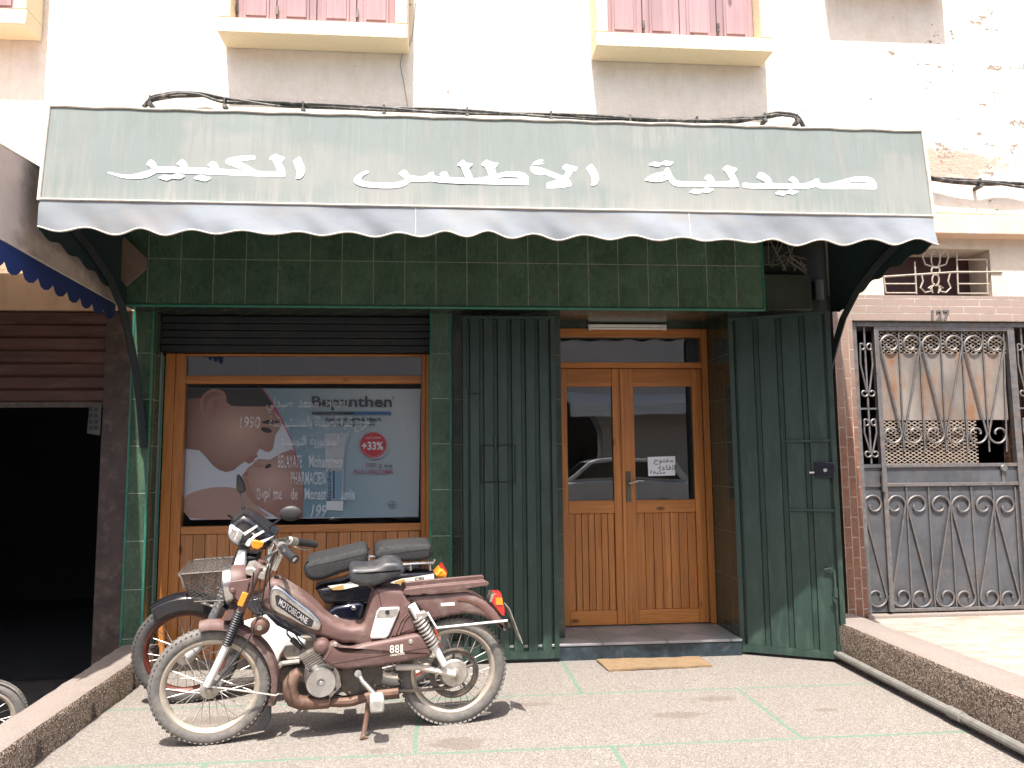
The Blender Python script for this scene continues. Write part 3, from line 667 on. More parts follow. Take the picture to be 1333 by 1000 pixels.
rd, PRr, _ = steel_leaf((1.902, 4.993), (.562, -.301), .638, .02, 2.208, 4, .04, .022)
hw(PRr, rd, 'lock_box', [(.50, .62, -.022, -.0045, 1.14, 1.235)], mat=BLUEBLK, bev=.004)
hw(PRr, rd, 'lock_cylinder', tubes=[([(.565, -.022, 1.185), (.565, -.03, 1.185)], .012), ([(.47, -.012, 1.17), (.50, -.012, 1.17)], .007)], mat=ALU)
hw(PRr, rd, 'strap', [(.335, .60, -.012, -.0005, 1.365, 1.38)], mat=STEEL_G)
hw(PRr, rd, 'strap', [(.335, .605, -.012, -.0005, .925, .94)], mat=STEEL_G)
hw(PRr, rd, 'bolt_rod', tubes=[([(.53, -.018, .565), (.565, -.02, .575), (.585, -.02, .555), (.588, -.018, .45), (.592, -.018, .03)], .008), ([(.588, -.018, .46), (.588, -.018, .40)], .014), ([(.57, -.03, .40), (.588, -.03, .36), (.588, -.018, .33)], .006), ([(.592, -.018, .11), (.592, -.018, .07)], .014)], mat=STEEL_G)
# room behind the glass
def room(x0, x1, y0, y1, z0, z1, name, mat, par):
    mb = MB(); mb.box(x0, x1, y0, y1, z0, z1); mb.f = [f for i, f in enumerate(mb.f) if i != 2]; mb.mi = mb.mi[:5]
    return mb.build(name, mat, par, smooth=0)
room(-1.95, 1.95, 5.62, 8.2, .09, 2.7, 'shop_interior', INTERIOR, ph)

# poster inside the shop window
po = thing('poster', 'large baby cream advertising poster with a mother kissing a baby, behind the shop window glass', 'poster', (-.95, 5.34, .87))
def flat(name, col, rough=.5): return simple(name, col, rough, var=.03, scale=3, bmp=0)
PC = [flat('print_grey', (.62, .62, .67)), None, None, flat('print_hair', (.018, .014, .013)), flat('print_skin_shade', (.37, .18, .14)), None,
      flat('print_pink', (.42, .07, .15)), flat('print_ink', (.035, .045, .06)), flat('print_blue', (.04, .12, .28)), flat('print_red', (.50, .035, .045)), flat('print_white', (.70, .70, .70)), flat('print_tube', (.44, .45, .47)),
      flat('print_tube_blue', (.20, .32, .42)), flat('print_magenta', (.36, .09, .16)), flat('print_lip', (.35, .13, .12)), flat('print_cap', (.36, .40, .45)), flat('print_shoulder', (.44, .26, .205))]
def teal():
    m, nt, b, co = new('print_teal'); sx = nd(nt, 'SeparateXYZ', {0: co}).outputs
    f = ramp(nt, math_(nt, 'ADD', math_(nt, 'MULTIPLY', math_(nt, 'ADD', sx[0], 1.0), .9), math_(nt, 'MULTIPLY', math_(nt, 'SUBTRACT', sx[2], 1.3), .5)), .0, .75)
    setb(nt, b, mixc(nt, f, (.19, .305, .36), (.45, .485, .50)), .5); return m
PC[1] = teal()
def skin(name, hi, lo_, cx, cz, r):
    m, nt, b, co = new(name); sx = nd(nt, 'SeparateXYZ', {0: co}).outputs
    d = math_(nt, 'SQRT', math_(nt, 'ADD', math_(nt, 'POWER', math_(nt, 'SUBTRACT', sx[0], cx), 2.0), math_(nt, 'POWER', math_(nt, 'MULTIPLY', math_(nt, 'SUBTRACT', sx[2], cz), 1.2), 2.0)))
    setb(nt, b, mixc(nt, ramp(nt, d, .02, r), hi, lo_), .5); return m
fcx = PY(200+400/3.57, 440+425/3.57, 5.33); bcx = PY(200+545/3.57, 440+660/3.57, 5.33)
PC[2] = skin('print_skin', (.56, .34, .26), (.22, .105, .078), fcx.x, fcx.z, .36); PC[5] = skin('print_baby', (.54, .33, .265), (.30, .15, .115), bcx.x, bcx.z, .27)
mb = MB(); LAY = [0]
def pp_(x, y): return tuple(PY(200+x/3.570, 440+y/3.570, 5.338-LAY[0]*.0005))
def pl(m, pts, lay=None, sm=0):
    if sm:                                               # round the outline (Chaikin)
        for _ in range(sm):
            q = []
            for i in range(len(pts)):
                a, b = pts[i], pts[(i+1) % len(pts)]
                q += [(a[0]*.75+b[0]*.25, a[1]*.75+b[1]*.25), (a[0]*.25+b[0]*.75, a[1]*.25+b[1]*.75)]
            pts = q
    LAY[0] += 1; mb.m = m; mb.poly([pp_(*p) for p in pts])
def el(m, cx, cyy, rx, ry, n=24, rot=0):
    c, s = math.cos(R(rot)), math.sin(R(rot))
    pl(m, [(cx+rx*math.cos(2*math.pi*i/n)*c-ry*math.sin(2*math.pi*i/n)*s, cyy+rx*math.cos(2*math.pi*i/n)*s+ry*math.sin(2*math.pi*i/n)*c) for i in range(n)])
def tx(m, s, box, bold=0, slant=0, rot=False): LAY[0] += 1; mb.m = m; put_text(mb, s, box, pp_, bold, slant, rot)
pl(0, [(158, 233), (1241, 237), (1231, 832), (172, 846), (136, 803)])
pl(1, [(508, 234), (1240, 237), (1231, 832), (692, 836), (697, 760), (690, 660), (668, 570), (640, 480), (600, 390), (556, 305)])
pl(6, [(503, 234), (512, 234), (560, 305), (604, 388), (648, 490), (680, 590), (696, 700), (694, 836), (640, 838), (655, 690), (640, 560), (590, 400)])
pl(0, [(548, 325), (595, 388), (640, 480), (660, 560), (560, 570), (500, 590), (430, 600), (470, 520), (560, 440)])
pl(2, [(152, 330), (160, 275), (240, 245), (360, 240), (480, 250), (545, 318), (578, 372), (602, 395), (584, 425), (566, 452), (560, 490), (553, 518), (536, 531), (516, 527), (494, 512), (478, 540), (486, 550), (468, 562), (466, 572), (443, 586), (425, 575), (404, 588), (372, 615), (337, 624), (304, 614), (276, 594), (238, 548), (212, 522), (150, 515)])
pl(3, [(160, 234), (505, 235), (552, 305), (540, 318), (430, 319), (362, 316), (340, 300), (330, 262), (300, 245), (245, 258), (224, 276), (158, 285)])
pl(4, [(213, 305), (222, 270), (258, 238), (305, 236), (338, 258), (338, 305), (312, 320), (296, 345), (268, 380), (238, 372), (216, 342)], sm=2)
pl(2, [(226, 305), (235, 270), (268, 250), (306, 250), (322, 272), (300, 268), (265, 280), (246, 310), (250, 350), (236, 345)], sm=2)
pl(14, [(268, 300), (285, 278), (304, 300), (296, 322), (278, 330)], sm=2)
el(3, 524, 428, 26, 12, rot=15); pl(3, [(495, 392), (540, 378), (598, 392), (560, 398), (520, 400)], sm=1)
pl(14, [(430, 566), (448, 548), (478, 546), (486, 551), (468, 562), (466, 572), (443, 586)], sm=1)
el(4, 500, 508, 24, 9, rot=20)
pl(16, [(140, 738), (205, 708), (290, 692), (372, 695), (425, 712), (470, 780), (560, 842), (172, 846), (136, 803)], sm=1)
pl(5, [(410, 640), (428, 618), (440, 600), (458, 590), (470, 574), (490, 562), (540, 566), (600, 532), (645, 517), (678, 590), (696, 690), (693, 836), (586, 839), (455, 765), (422, 712), (415, 668)])
pl(4, [(420, 640), (440, 655), (455, 720), (520, 800), (590, 838), (455, 765), (422, 712)], sm=1)
el(3, 532, 596, 16, 9, rot=-25); pl(14, [(412, 640), (428, 618), (442, 628), (432, 644)], sm=1)
el(4, 486, 592, 26, 10, rot=10)
pl(4, [(545, 790), (565, 760), (610, 752), (655, 765), (668, 795), (640, 825), (600, 838), (565, 820)], sm=2); pl(5, [(570, 792), (585, 772), (620, 768), (650, 785), (640, 808), (600, 822)], sm=2); pl(14, [(585, 795), (600, 778), (625, 790), (605, 810)], sm=2)
pl(11, [(795, 445), (915, 441), (902, 480), (890, 530), (882, 640), (880, 756), (803, 756)])
pl(12, [(800, 620), (883, 620), (880, 752), (804, 752)])
pl(15, [(890, 470), (915, 441), (902, 480), (890, 530), (884, 640), (881, 756), (872, 756), (876, 600)])
pl(10, [(802, 758), (882, 758), (879, 804), (806, 800)])
tx(7, 'Bepanthen', (806, 612, 830, 756), .01, 0, True); pl(7, [(834, 616), (841, 616), (841, 746), (834, 746)])
tx(7, 'Bepanthen', (735, 270, 1107, 337), .018); tx(7, '®', (1108, 272, 1117, 286))
pl(7, [(738, 343), (930, 343), (930, 357), (738, 357), (733, 350)]); pl(8, [(930, 343), (1101, 343), (1106, 350), (1101, 357), (930, 357)])
tx(7, 'Apaise, protège & répare', (795, 366, 1058, 394), .012); tx(7, 'les fesses rouges du bébé', (822, 396, 1028, 411), .008)
el(15, 1027, 505, 62, 60, 40); el(9, 1021, 498, 61, 59, 48); tx(10, '+33%', (968, 482, 1066, 521), .03); tx(10, arabic('حجم كبير'), (986, 455, 1056, 472), .01)
LAY[0] += 1; mb.m = 10
for i in range(24):
    a0, a1 = R(20+140*i/24), R(20+140*(i+.6)/24); mb.poly([pp_(1021+r*math.cos(a), 498+r*math.sin(a)) for r, a in ((52, a0), (53.5, a0), (53.5, a1), (52, a1))])
tx(13, '100 g', (988, 580, 1062, 606), .004); tx(7, 'durée', (1072, 586, 1110, 600), .01); tx(13, 'PLUS LONGTEMPS', (930, 613, 1112, 632), .012)
LAY[0] += 1; mb.m = 7
for i in range(32):
    a0, a1 = 2*math.pi*i/32, 2*math.pi*(i+1)/32; mb.poly([pp_(1110+r*math.cos(a), 777+r*math.sin(a)) for r, a in ((18, a0), (19.6, a0), (19.6, a1), (18, a1))])
tx(7, 'BAYER', (1095, 773, 1125, 781), .01)
for i, ch in enumerate('BAYER'):
    if i != 2: tx(7, ch, (1107, 761+i*6.6, 1113, 766.5+i*6.6), .01)
mb.build('printed_sheet', PC, po, smooth=0)

# door mat
mt = MB(); q = [(.94, 4.93), (1.605, 4.93), (1.615, 4.715), (.965, 4.685)]
mt.grid(lambda u, v: ((q[0][0]*(1-u)+q[1][0]*u)*(1-v)+(q[3][0]*(1-u)+q[2][0]*u)*v, (q[0][1]*(1-u)+q[1][1]*u)*(1-v)+(q[3][1]*(1-u)+q[2][1]*u)*v+.003*math.sin(u*23), .0085+.002*math.sin(u*7+v*5)+.0008*math.sin(u*31)), 40, 12)
mo = mt.build('doormat', JUTE, None, solid=.011, smooth=0); tag(mo, 'tan coir doormat lying in front of the blue black doorstep', 'doormat')

# ------------------------------------------------------------------ long awning
aw = thing('awning', 'long faded green shop awning with white Arabic lettering and a scalloped grey valance', 'awning', (.32, 4.4, 2.4))
AX0, AX1 = -1.992, 2.633
def fpanel(u, v):
    x = AX0+(AX1-AX0)*u; s = .0015*math.sin(u*37)*math.sin(v*math.pi)
    return (x, 3.85+.05*v-s, 2.562+.498*v)
MB().grid(fpanel, 60, 8).build('sign_panel', AWN, aw, solid=.004)
MB().grid(lambda u, v: (AX0+(AX1-AX0)*u, 3.902+1.095*v, 3.058+.2*v-.02*math.sin(v*3.14)), 20, 6).build('roof_cloth', AWN, aw, solid=.004)
def hem(x): return 2.408-(.0125+.004*math.sin(x*3.1+.6)+.002*math.sin(x*7.7))*math.cos((x+1.64)*2*math.pi/.25+.55*math.sin(x*1.9)+.3*math.sin(x*4.3))+.005*math.sin(x*2.3+1)+.002*math.sin(x*9)
def vfn(u, v):
    x = AX0+(AX1-AX0)*u; z = hem(x)*(1-v)+2.556*v
    k = 1-v; return (x, 3.846-.014*k*math.sin(x*5.3+1+.8*math.sin(x*1.7))-.006*math.sin(x*17+3*v+2*math.sin(x*2.9))*k-.003*math.sin(x*41+6*v)*k*abs(math.sin(x*3.3))-.01*k, z)
MB().grid(vfn, 240, 6).build('valance', VAL, aw, solid=.003)
for sx_ in (-.155, 1.275):
    mb = MB(); mb.tube([(lambda p: (p[0], p[1]-.0025, p[2]))(vfn((sx_-AX0)/(AX1-AX0), j/8)) for j in range(9)], .0018, 5); mb.build('valance_seam', PIPING, aw)
MB().tube([(lambda p: (p[0], p[1]-.002, p[2]))(vfn(i/240, 0)) for i in range(241)], .0045, 6).build('hem_piping', PIPING, aw)
mb = MB().tube([(AX0-.008, 3.843, 2.561), (.3, 3.842, 2.560), (AX1+.008, 3.843, 2.561)], .006, 8)
pth = [(AX0+(AX1-AX0)*i/60, 3.895, 3.063+.003*math.sin(i*1.7)) for i in range(61)]; mb.tube(pth, .0065, 8)
for X, X2 in ((AX0-.002, AX0-.004), (AX1+.002, AX1+.006)): mb.tube([(X, 3.843, 2.555), (X2, 3.868, 2.8), (X2, 3.896, 3.08)], .009, 8)
mb.build('edge_piping', PIPING, aw)
MB().tube([(AX0+.01, 3.866, 2.572), (AX1-.01, 3.866, 2.572)], .016, 10).tube([(AX0+.01, 3.915, 3.03), (AX1-.01, 3.915, 3.03)], .014, 10).build('front_bar', ARMIRON, aw)
for X, sg in ((AX0, 1), (AX1, -1)):
    ed_ = [(3.852, 2.40)]
    n = 44
    for i in range(n+1):
        f = i/n; Y = 3.86+f*1.03; z = 2.405-.055*f-.12*f**3+.012*math.cos(f*2*math.pi*5)
        ed_.append((Y, z))
    pts = ed_+[(4.99, 2.26), (4.99, 3.25), (3.90, 3.05), (3.852, 2.56)]
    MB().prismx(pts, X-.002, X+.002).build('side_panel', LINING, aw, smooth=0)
    MB().tube([(X-sg*.001, a, b) for a, b in ed_[1:]], .004, 6).build('side_piping', ARMIRON, aw)
    X3 = X+sg*.02
    arm = [(3.875, 2.56), (4.1, 2.53), (4.35, 2.46), (4.6, 2.36), (4.8, 2.22), (4.93, 2.05), (5.0, 1.85), (5.045, 1.6), (5.06, 1.37)] if X < 0 else [(3.875, 2.56), (4.1, 2.52), (4.35, 2.44), (4.6, 2.33), (4.8, 2.18), (4.92, 2.02), (4.99, 1.85), (5.03, 1.6), (5.05, 1.36)]
    MB().tube([(X3+(0 if i < 6 else sg*.06*(i-5)/3), a, b) for i, (a, b) in enumerate(arm)], .034, 4, flat=.75).build('arm', ARMIRON, aw, bevel=.003)
    MB().tube([(X3, 3.9, 2.58), (X3, 4.99, 2.9)], .014, 8).build('brace', ARMIRON, aw)
MB().box(AX0+.02, AX1-.02, 4.955, 4.995, 3.215, 3.25).build('wall_bar', ARMIRON, aw)
# painted lettering, traced onto the sloping panel
PN = Vector((0, -.498, .05)).normalized(); P0 = Vector((0, 3.85, 2.562))
def al(o, k, lay): return lambda x, y: tuple(onplane(o[0]+x/8.887, o[1]+y/8.887, P0+PN*(.0042+.0002*lay), PN))
LT = MB(); lay = [0]
def glyph(o, outer, hole=None):
    f = al(o, 0, lay[0]); lay[0] = (lay[0]+1) % 9
    cu = bpy.data.curves.new('g', 'CURVE'); cu.dimensions = '2D'; cu.fill_mode = 'FRONT'
    for p in [outer]+([hole] if hole else []):
        for _ in range(1):                               # soften the brush corners a little
            q = []
            for i in range(len(p)):
                a, b = p[i], p[(i+1) % len(p)]; q += [(a[0]*.86+b[0]*.14, a[1]*.86+b[1]*.14), (a[0]*.14+b[0]*.86, a[1]*.14+b[1]*.86)]
            p = q
        sp = cu.splines.new('POLY'); sp.points.add(len(p)-1); sp.use_cyclic_u = True
        for i, a in enumerate(p): sp.points[i].co = (a[0], -a[1], 0, 1)
    ob = bpy.data.objects.new('g', cu); C.objects.link(ob)
    ev = ob.evaluated_get(bpy.context.evaluated_depsgraph_get()); me = ev.to_mesh()
    LT.add([f(v.co.x, -v.co.y) for v in me.vertices], [tuple(p.vertices) for p in me.polygons])
    ev.to_mesh_clear(); bpy.data.objects.remove(ob); bpy.data.curves.remove(cu)
A, B, Cc, D, Ee, F, G, Hh = (130, 190), (260, 190), (450, 195), (580, 195), (650, 195), (830, 200), (920, 200), (1010, 200)
glyph(A, [(88, 312), (95, 303), (120, 302), (180, 320), (280, 333), (380, 330), (480, 308), (570, 282), (605, 262), (570, 235), (533, 215), (560, 180), (583, 158), (610, 165), (645, 200), (665, 240), (700, 240), (1155, 252), (1380, 266), (1715, 285), (1835, 292), (2060, 298), (2005, 175), (1985, 160), (1955, 152), (1985, 115), (2030, 92), (2055, 105), (2105, 125), (2148, 135), (2120, 170), (2093, 190), (2130, 250), (2143, 300), (2143, 363), (1855, 352), (1155, 325), (1150, 325), (655, 304), (640, 320), (560, 360), (480, 378), (400, 382), (320, 378), (250, 365), (180, 345)])
glyph(A, [(885, 208), (915, 180), (943, 158), (975, 165), (1005, 200), (1022, 258), (940, 258), (930, 235)])
glyph(B, [(88, 222), (120, 190), (148, 176), (185, 190), (215, 230), (222, 278), (150, 278), (130, 250)])
glyph(B, [(640, 108), (640, 158), (455, 175), (690, 300), (575, 298), (395, 240), (340, 222), (300, 195), (296, 172), (320, 150), (380, 130), (480, 115)])
glyph(B, [(1075, 172), (1160, 120), (1190, 190), (1215, 250), (1218, 300), (1195, 350), (1160, 378), (1125, 382), (1110, 370), (1125, 345), (1125, 300), (1105, 240)])
glyph(A, [(665, 370), (735, 333), (830, 345), (885, 318), (993, 345), (925, 385), (835, 375), (780, 402)])
glyph(A, [(1075, 378), (1150, 330), (1298, 370), (1225, 413)])
glyph(Cc, [(230, 243), (265, 250), (265, 265), (205, 300), (178, 330), (180, 350), (230, 370), (330, 383), (500, 383), (600, 375), (660, 358), (685, 345), (670, 325), (640, 300), (612, 278), (640, 250), (670, 230), (710, 250), (740, 300), (880, 310), (940, 300), (960, 268), (1018, 255), (1020, 302), (1110, 315), (1100, 300), (1083, 285), (1110, 260), (1160, 248), (1180, 275), (1190, 320), (1390, 325), (1400, 395), (1100, 380), (980, 362), (880, 372), (738, 372), (700, 410), (640, 432), (550, 445), (400, 445), (270, 435), (170, 420), (110, 390), (90, 360), (100, 330), (140, 290), (190, 260)])
glyph(D, [(133, 175), (160, 145), (208, 115), (225, 140), (260, 155), (315, 162), (295, 190), (268, 215), (300, 280), (322, 345), (240, 345), (178, 195), (150, 182)])
glyph(D, [(408, 172), (440, 140), (475, 115), (500, 130), (555, 148), (612, 150), (595, 190), (568, 210), (585, 270), (585, 305), (505, 312), (480, 240), (455, 195)])
glyph(D, [(215, 333), (400, 328), (500, 300), (580, 285), (680, 258), (780, 250), (870, 258), (930, 280), (958, 315), (960, 360), (960, 410), (540, 400), (320, 395), (215, 390)], [(575, 335), (640, 318), (740, 310), (830, 318), (865, 332), (830, 340), (640, 338)])
glyph(Ee, [(355, 215), (360, 195), (390, 190), (470, 205), (600, 250), (735, 305), (765, 275), (775, 240), (730, 220), (735, 190), (775, 162), (810, 180), (908, 198), (885, 250), (848, 245), (830, 290), (795, 335), (825, 365), (838, 410), (820, 425), (720, 440), (620, 446), (545, 446), (543, 385), (680, 345), (530, 285), (480, 295), (420, 285), (375, 260)], [(697, 380), (740, 364), (747, 371), (710, 383)])
glyph(Ee, [(365, 180), (395, 160), (390, 150), (430, 125), (480, 115), (508, 118), (505, 132), (440, 140), (430, 148), (525, 155), (510, 163), (430, 172)])
glyph(Ee, [(997, 212), (1070, 158), (1110, 220), (1148, 290), (1153, 340), (1130, 395), (1090, 420), (1058, 412), (1068, 380), (1068, 330), (1040, 270)])
glyph(F, [(78, 308), (110, 275), (160, 245), (240, 218), (310, 208), (312, 188), (350, 150), (375, 195), (405, 260), (440, 305), (490, 322), (1090, 327), (1020, 205), (980, 185), (1000, 155), (1040, 132), (1070, 150), (1157, 172), (1140, 205), (1110, 225), (1150, 290), (1172, 350), (1173, 390), (700, 382), (480, 382), (420, 370), (380, 335), (358, 302), (330, 305), (280, 325), (180, 328)], [(232, 265), (270, 253), (332, 248), (330, 260), (280, 268)])
glyph(F, [(765, 288), (790, 258), (818, 240), (850, 250), (880, 285), (895, 335), (825, 335), (805, 308)])
glyph(F, [(122, 130), (180, 95), (275, 105), (320, 80), (427, 100), (370, 142), (278, 130), (238, 155)])
glyph(F, [(590, 450), (650, 408), (745, 420), (790, 390), (890, 412), (820, 455), (745, 445), (708, 472)])
glyph(G, [(410, 370), (415, 345), (432, 333), (500, 345), (690, 345), (660, 320), (573, 278), (590, 240), (610, 212), (660, 225), (720, 265), (750, 310), (757, 345), (1005, 347), (1130, 345), (1200, 325), (1235, 305), (1260, 290), (1298, 293), (1300, 325), (1330, 347), (1410, 345), (1520, 318), (1650, 285), (1730, 265), (1850, 265), (1920, 290), (1950, 320), (1965, 360), (1970, 415), (1760, 410), (1360, 410), (1300, 398), (1265, 382), (1230, 392), (1160, 405), (430, 402)], [(1595, 350), (1650, 332), (1730, 320), (1810, 322), (1875, 338), (1840, 348), (1700, 352)])
glyph(Hh, [(145, 305), (165, 285), (190, 263), (225, 278), (262, 320), (272, 357), (205, 357), (195, 335)])
glyph(G, [(783, 465), (830, 430), (920, 440), (965, 415), (1070, 438), (1005, 475), (925, 460), (890, 490)])
LT.build('lettering', LETTER, aw, smooth=0)
fb = thing('board_scrap', 'small brown board wedged between the awning side and the green fascia', 'board', (-1.9, 4.8, 2.5))
MB().prism([XZ(161.7, 308, 4.82), XZ(192, 337, 4.82), XZ(190, 351, 4.82), XZ(165, 373, 4.82), XZ(154, 361, 4.82), XZ(155, 337, 4.82)], 4.81, 4.822).build('board', simple('brown_card', (.20, .145, .11), .8, var=.2, scale=6), fb, bevel=.002)

# ------------------------------------------------------------------ cables on the wall
def cable(name, label, px, Y, clips, n=3):
    t = thing(name, label, 'cable', tuple(PY(*px[0], Y)))
    up_ = 4 if len(px) > 10 else 0
    P = [PY(a, b-up_, Y) for a, b in px]; k = len(P)
    # resample
    S = []
    for i in range(k-1):
        for j in range(6): S.append(P[i].lerp(P[i+1], j/6))
    S.append(P[-1])
    for _ in range(2): S = [S[0]]+[(S[i-1]+S[i]*2+S[i+1])/4 for i in range(1, len(S)-1)]+[S[-1]]
    for q in range(n):
        rr = .010
        MB().tube([(p.x, p.y+.013*math.cos(i*.13+.8*math.sin(i*.21+q)+q*2*math.pi/n), p.z+(.013+.004*math.sin(i*.3+q*2))*math.sin(i*.13+.8*math.sin(i*.21+q)+q*2*math.pi/n)) for i, p in enumerate(S)], .009, 6).build('strand', RUBBER, t)
    for a, b in clips:
        p = PY(a, b-up_, Y); MB().box(p.x-.012, p.x+.012, p.y-.02, 4.998, p.z-.045, p.z-.02).box(p.x-.006, p.x+.006, p.y-.02, p.y+.02, p.z-.0195, p.z+.025).build('clip', RUBBER, t, bevel=.003)
cable('cable_bundle', 'twisted bundle of black cables arching along the wall just over the awning', [(186, 145), (196, 133), (230, 126), (262, 127), (292, 135), (345, 139), (400, 142), (460, 144), (520, 146), (600, 149), (715, 154), (820, 159), (905, 161), (955, 161), (985, 158), (1010, 152), (1032, 154), (1040, 160), (1047, 172)], 4.95, [(196, 134), (293, 137), (395, 142), (500, 146), (608, 149), (717, 154), (820, 159), (907, 161), (995, 156), (1037, 158)])
cable('cable_bundle', 'short run of black cables clipped to the stained wall above the house entrance', [(1205, 231), (1240, 236), (1270, 237), (1300, 239), (1340, 242), (1420, 247)], 4.94, [(1275, 237), (1390, 245)])
wt = MB().tube([tuple(PY(a, b, 4.99)) for a, b in ((541, 0), (537, 45), (533, 58), (523, 72), (521, 85), (526, 110), (531, 140))], .0025, 5).build('thin_wire', GREYPIPE); tag(wt, 'thin loose wire hanging down the wall beside the boxed window', 'wire')

# ------------------------------------------------------------------ house entrance, number 127
he = thing('house_entrance', 'brick faced house entrance with lintel, number 127 and a barred light above the gate', 'entrance', (3.4, 5.05, .195))
MB().box(2.674, 2.812, 5.05, 5.5, .196, 2.215).build('brick_pier', BRICKV, he); MB().box(4.205, 4.9, 5.05, 5.5, .196, 2.215).build('brick_pier', BRICKV, he)
MB().box(2.674, 4.9, 5.05, 5.5, 2.2155, 2.395).build('brick_header', BRICKH, he)
ww = MB().box(2.674, 3.062, 5.055, 5.4, 2.3955, 2.81).box(3.868, 9, 5.055, 5.4, 2.3955, 2.81).box(3.0625, 3.8675, 5.055, 5.4, 2.735, 2.81).box(4.9005, 9, 5.055, 5.4, .196, 2.395)
ww.build('wall', plaster('stained_cream_plaster', (.66, .58, .48), stain=(.42, .32, .23)), he)
MB().box(2.60, 9, 4.94, 5.4, 2.8105, 2.9495).build('lintel', LINTEL, he, bevel=.008)
MB().tube([(2.66, 4.985, 2.985), (3.0, 4.985, 2.988), (3.4, 4.982, 2.978), (3.9, 4.985, 2.972), (4.6, 4.985, 2.962)], .012, 8).tube([(2.66, 4.99, 2.962), (3.3, 4.988, 2.957), (4.6, 4.99, 2.945)], .007, 6).build('wall_conduit', CONDUIT, he)
MB().box(3.063, 3.867, 5.28, 5.32, 2.396, 2.735).build('recess', simple('dark_red_recess', (.06, .025, .024), .7, var=.4, scale=5), he)
def gx(x, y, Y=5.085): return tuple(PY(x, y, Y))
# barred light: frame, uprights and a leaf-like ornament
mb = MB(); Yg = 5.05
def gl(pts, r=.006): mb.tube([tuple(PY(883+a/2.942, 300+b/2.942, Yg)) for a, b in pts], r, 6)
gl([(785, 178), (1060, 160), (1240, 160)], .008); gl([(785, 170), (795, 240)]); gl([(795, 240), (910, 240)]); gl([(790, 205), (910, 205)]); gl([(905, 120), (912, 245)]); gl([(1065, 80), (1072, 242)]); gl([(1072, 242), (1190, 242)]); gl([(1068, 205), (1190, 205)]); gl([(1070, 112), (1180, 112)]); gl([(1180, 112), (1185, 245)])
def gcirc(cx, cyy, r, a0, a1, ry=None): gl([(cx+r*math.cos(R(a0+(a1-a0)*i/18)), cyy+(ry or r)*math.sin(R(a0+(a1-a0)*i/18))) for i in range(19)])
gcirc(985, 155, 16, 0, 360); gcirc(985, 110, 17, 0, 360, 35); gcirc(985, 190, 13, 0, 360, 22)
for s in (-1, 1):
    gl([(985+s*55, 165), (985+s*48, 195), (985+s*58, 220), (985+s*40, 238), (985+s*12, 232), (985+s*16, 212), (985+s*28, 222)]); gl([(985+s*10, 140), (985+s*40, 130), (985+s*50, 100), (985+s*36, 82), (985+s*18, 95)]); gl([(985+s*4, 205), (985+s*20, 225), (985+s*10, 240)])
mb.build('window_grille', PALEIRON, he)
mb = MB(); put_text(mb, '127', (1213, 403.5, 1236, 417.5), lambda x, y: tuple(PY(x, y, 5.044)), .012)
mb.build('house_number', CASTD, he, solid=.008, smooth=0)
room(2.70, 4.95, 5.51, 7.2, .19, 2.42, 'hall', INTERIOR, he)
MB().box(3.70, 3.98, 5.6, 5.63, .2, 2.0).build('inner_door', simple('inner_red_wood', (.20, .07, .05), .6), he)
MB().box(2.80, 4.65, 5.02, 5.6, .196, .212).build('threshold', TERR, he)

gt = thing('iron_gate', 'grey wrought iron gate with spiral scrollwork over sheet metal in the brick entrance', 'gate', (3.4, 5.09, .2))
YG = 5.10
mb = MB()
mb.box(2.814, 2.858, YG-.02, YG+.02, .215, 2.21); mb.box(4.157, 4.20, YG-.02, YG+.02, .215, 2.21); mb.box(2.8585, 4.1565, YG-.02, YG+.02, 2.178, 2.21)
fr = mb.build('gate_frame', CASTD, gt, bevel=.003)
def zy(y, x=1230): return PY(x, y, YG)[2]
z_low0, z_mid0, z_mid1, z_top = .222, 1.075, 1.205, 2.177
def sidelight(xa, xb):
    o = MB().box(xa, xb, YG-.004, YG+.004, z_low0, z_mid1).box(xa, xb, YG-.016, YG-.0045, z_mid0-.012, z_mid0+.012).box(xa, xb, YG-.016, YG-.0045, z_mid1-.012, z_mid1+.012).build('side_panel', CAST, gt)
    m2 = MB()
    xc = (xa+xb)/2
    m2.box(xc-.006, xc+.006, YG-.006, YG+.006, z_mid1+.013, z_top); m2.box(xa, xb, YG-.005, YG+.005, 1.595, 1.607); 
    r = (xb-xa)*.22
    for s in (-1, 1):
        for (zt_, zb_) in ((2.06, 1.68), (1.53, 1.26)):
            pth = []
            cxt = xc+s*r*1.05; 
            for i in range(20):
                a = R(-200+ i*16.5); rr = r*(.35+.65*i/19)
                pth.append((cxt-s*rr*math.cos(a), YG-.012, zt_-.03+rr*math.sin(a)))
            if zt_ > 2 and s < 0 or zt_ < 2: pth = pth
            pth.append((xc+s*r*1.6, YG-.012, (zt_+zb_)/2+.04)); pth.append((xc+s*.012, YG-.012, zb_+.05))
            for i in range(14):
                a = R(180+i*26); rr = r*(1-.6*i/13); pth.append((xc+s*(r*1.0-rr*math.cos(a-math.pi)*1.0), YG-.012, zb_+.03-rr*math.sin(a-math.pi)*1.0))
            m2.tube(pth, .0065, 6)
    m2.build('side_scroll', CASTD, o)
    return o
sidelight(2.8585, 2.984); sidelight(4.0285, 4.156)
mb = MB(); mb.box(2.985, 3.018, YG-.022, YG+.02, z_low0, z_top); mb.box(3.978, 4.028, YG-.022, YG+.02, z_low0, z_top); mb.box(3.0185, 3.9775, YG-.02, YG+.02, z_top-.028, z_top); mb.box(3.0185, 3.9775, YG-.018, YG+.016, z_mid1-.012, z_mid1+.012); mb.box(3.0185, 3.9775, YG-.018, YG+.016, z_mid0-.012, z_mid0+.012); mb.box(3.0185, 3.9775, YG-.02, YG+.016, z_low0, z_low0+.022)
gd = mb.build('gate_leaf', CASTD, gt, bevel=.002)
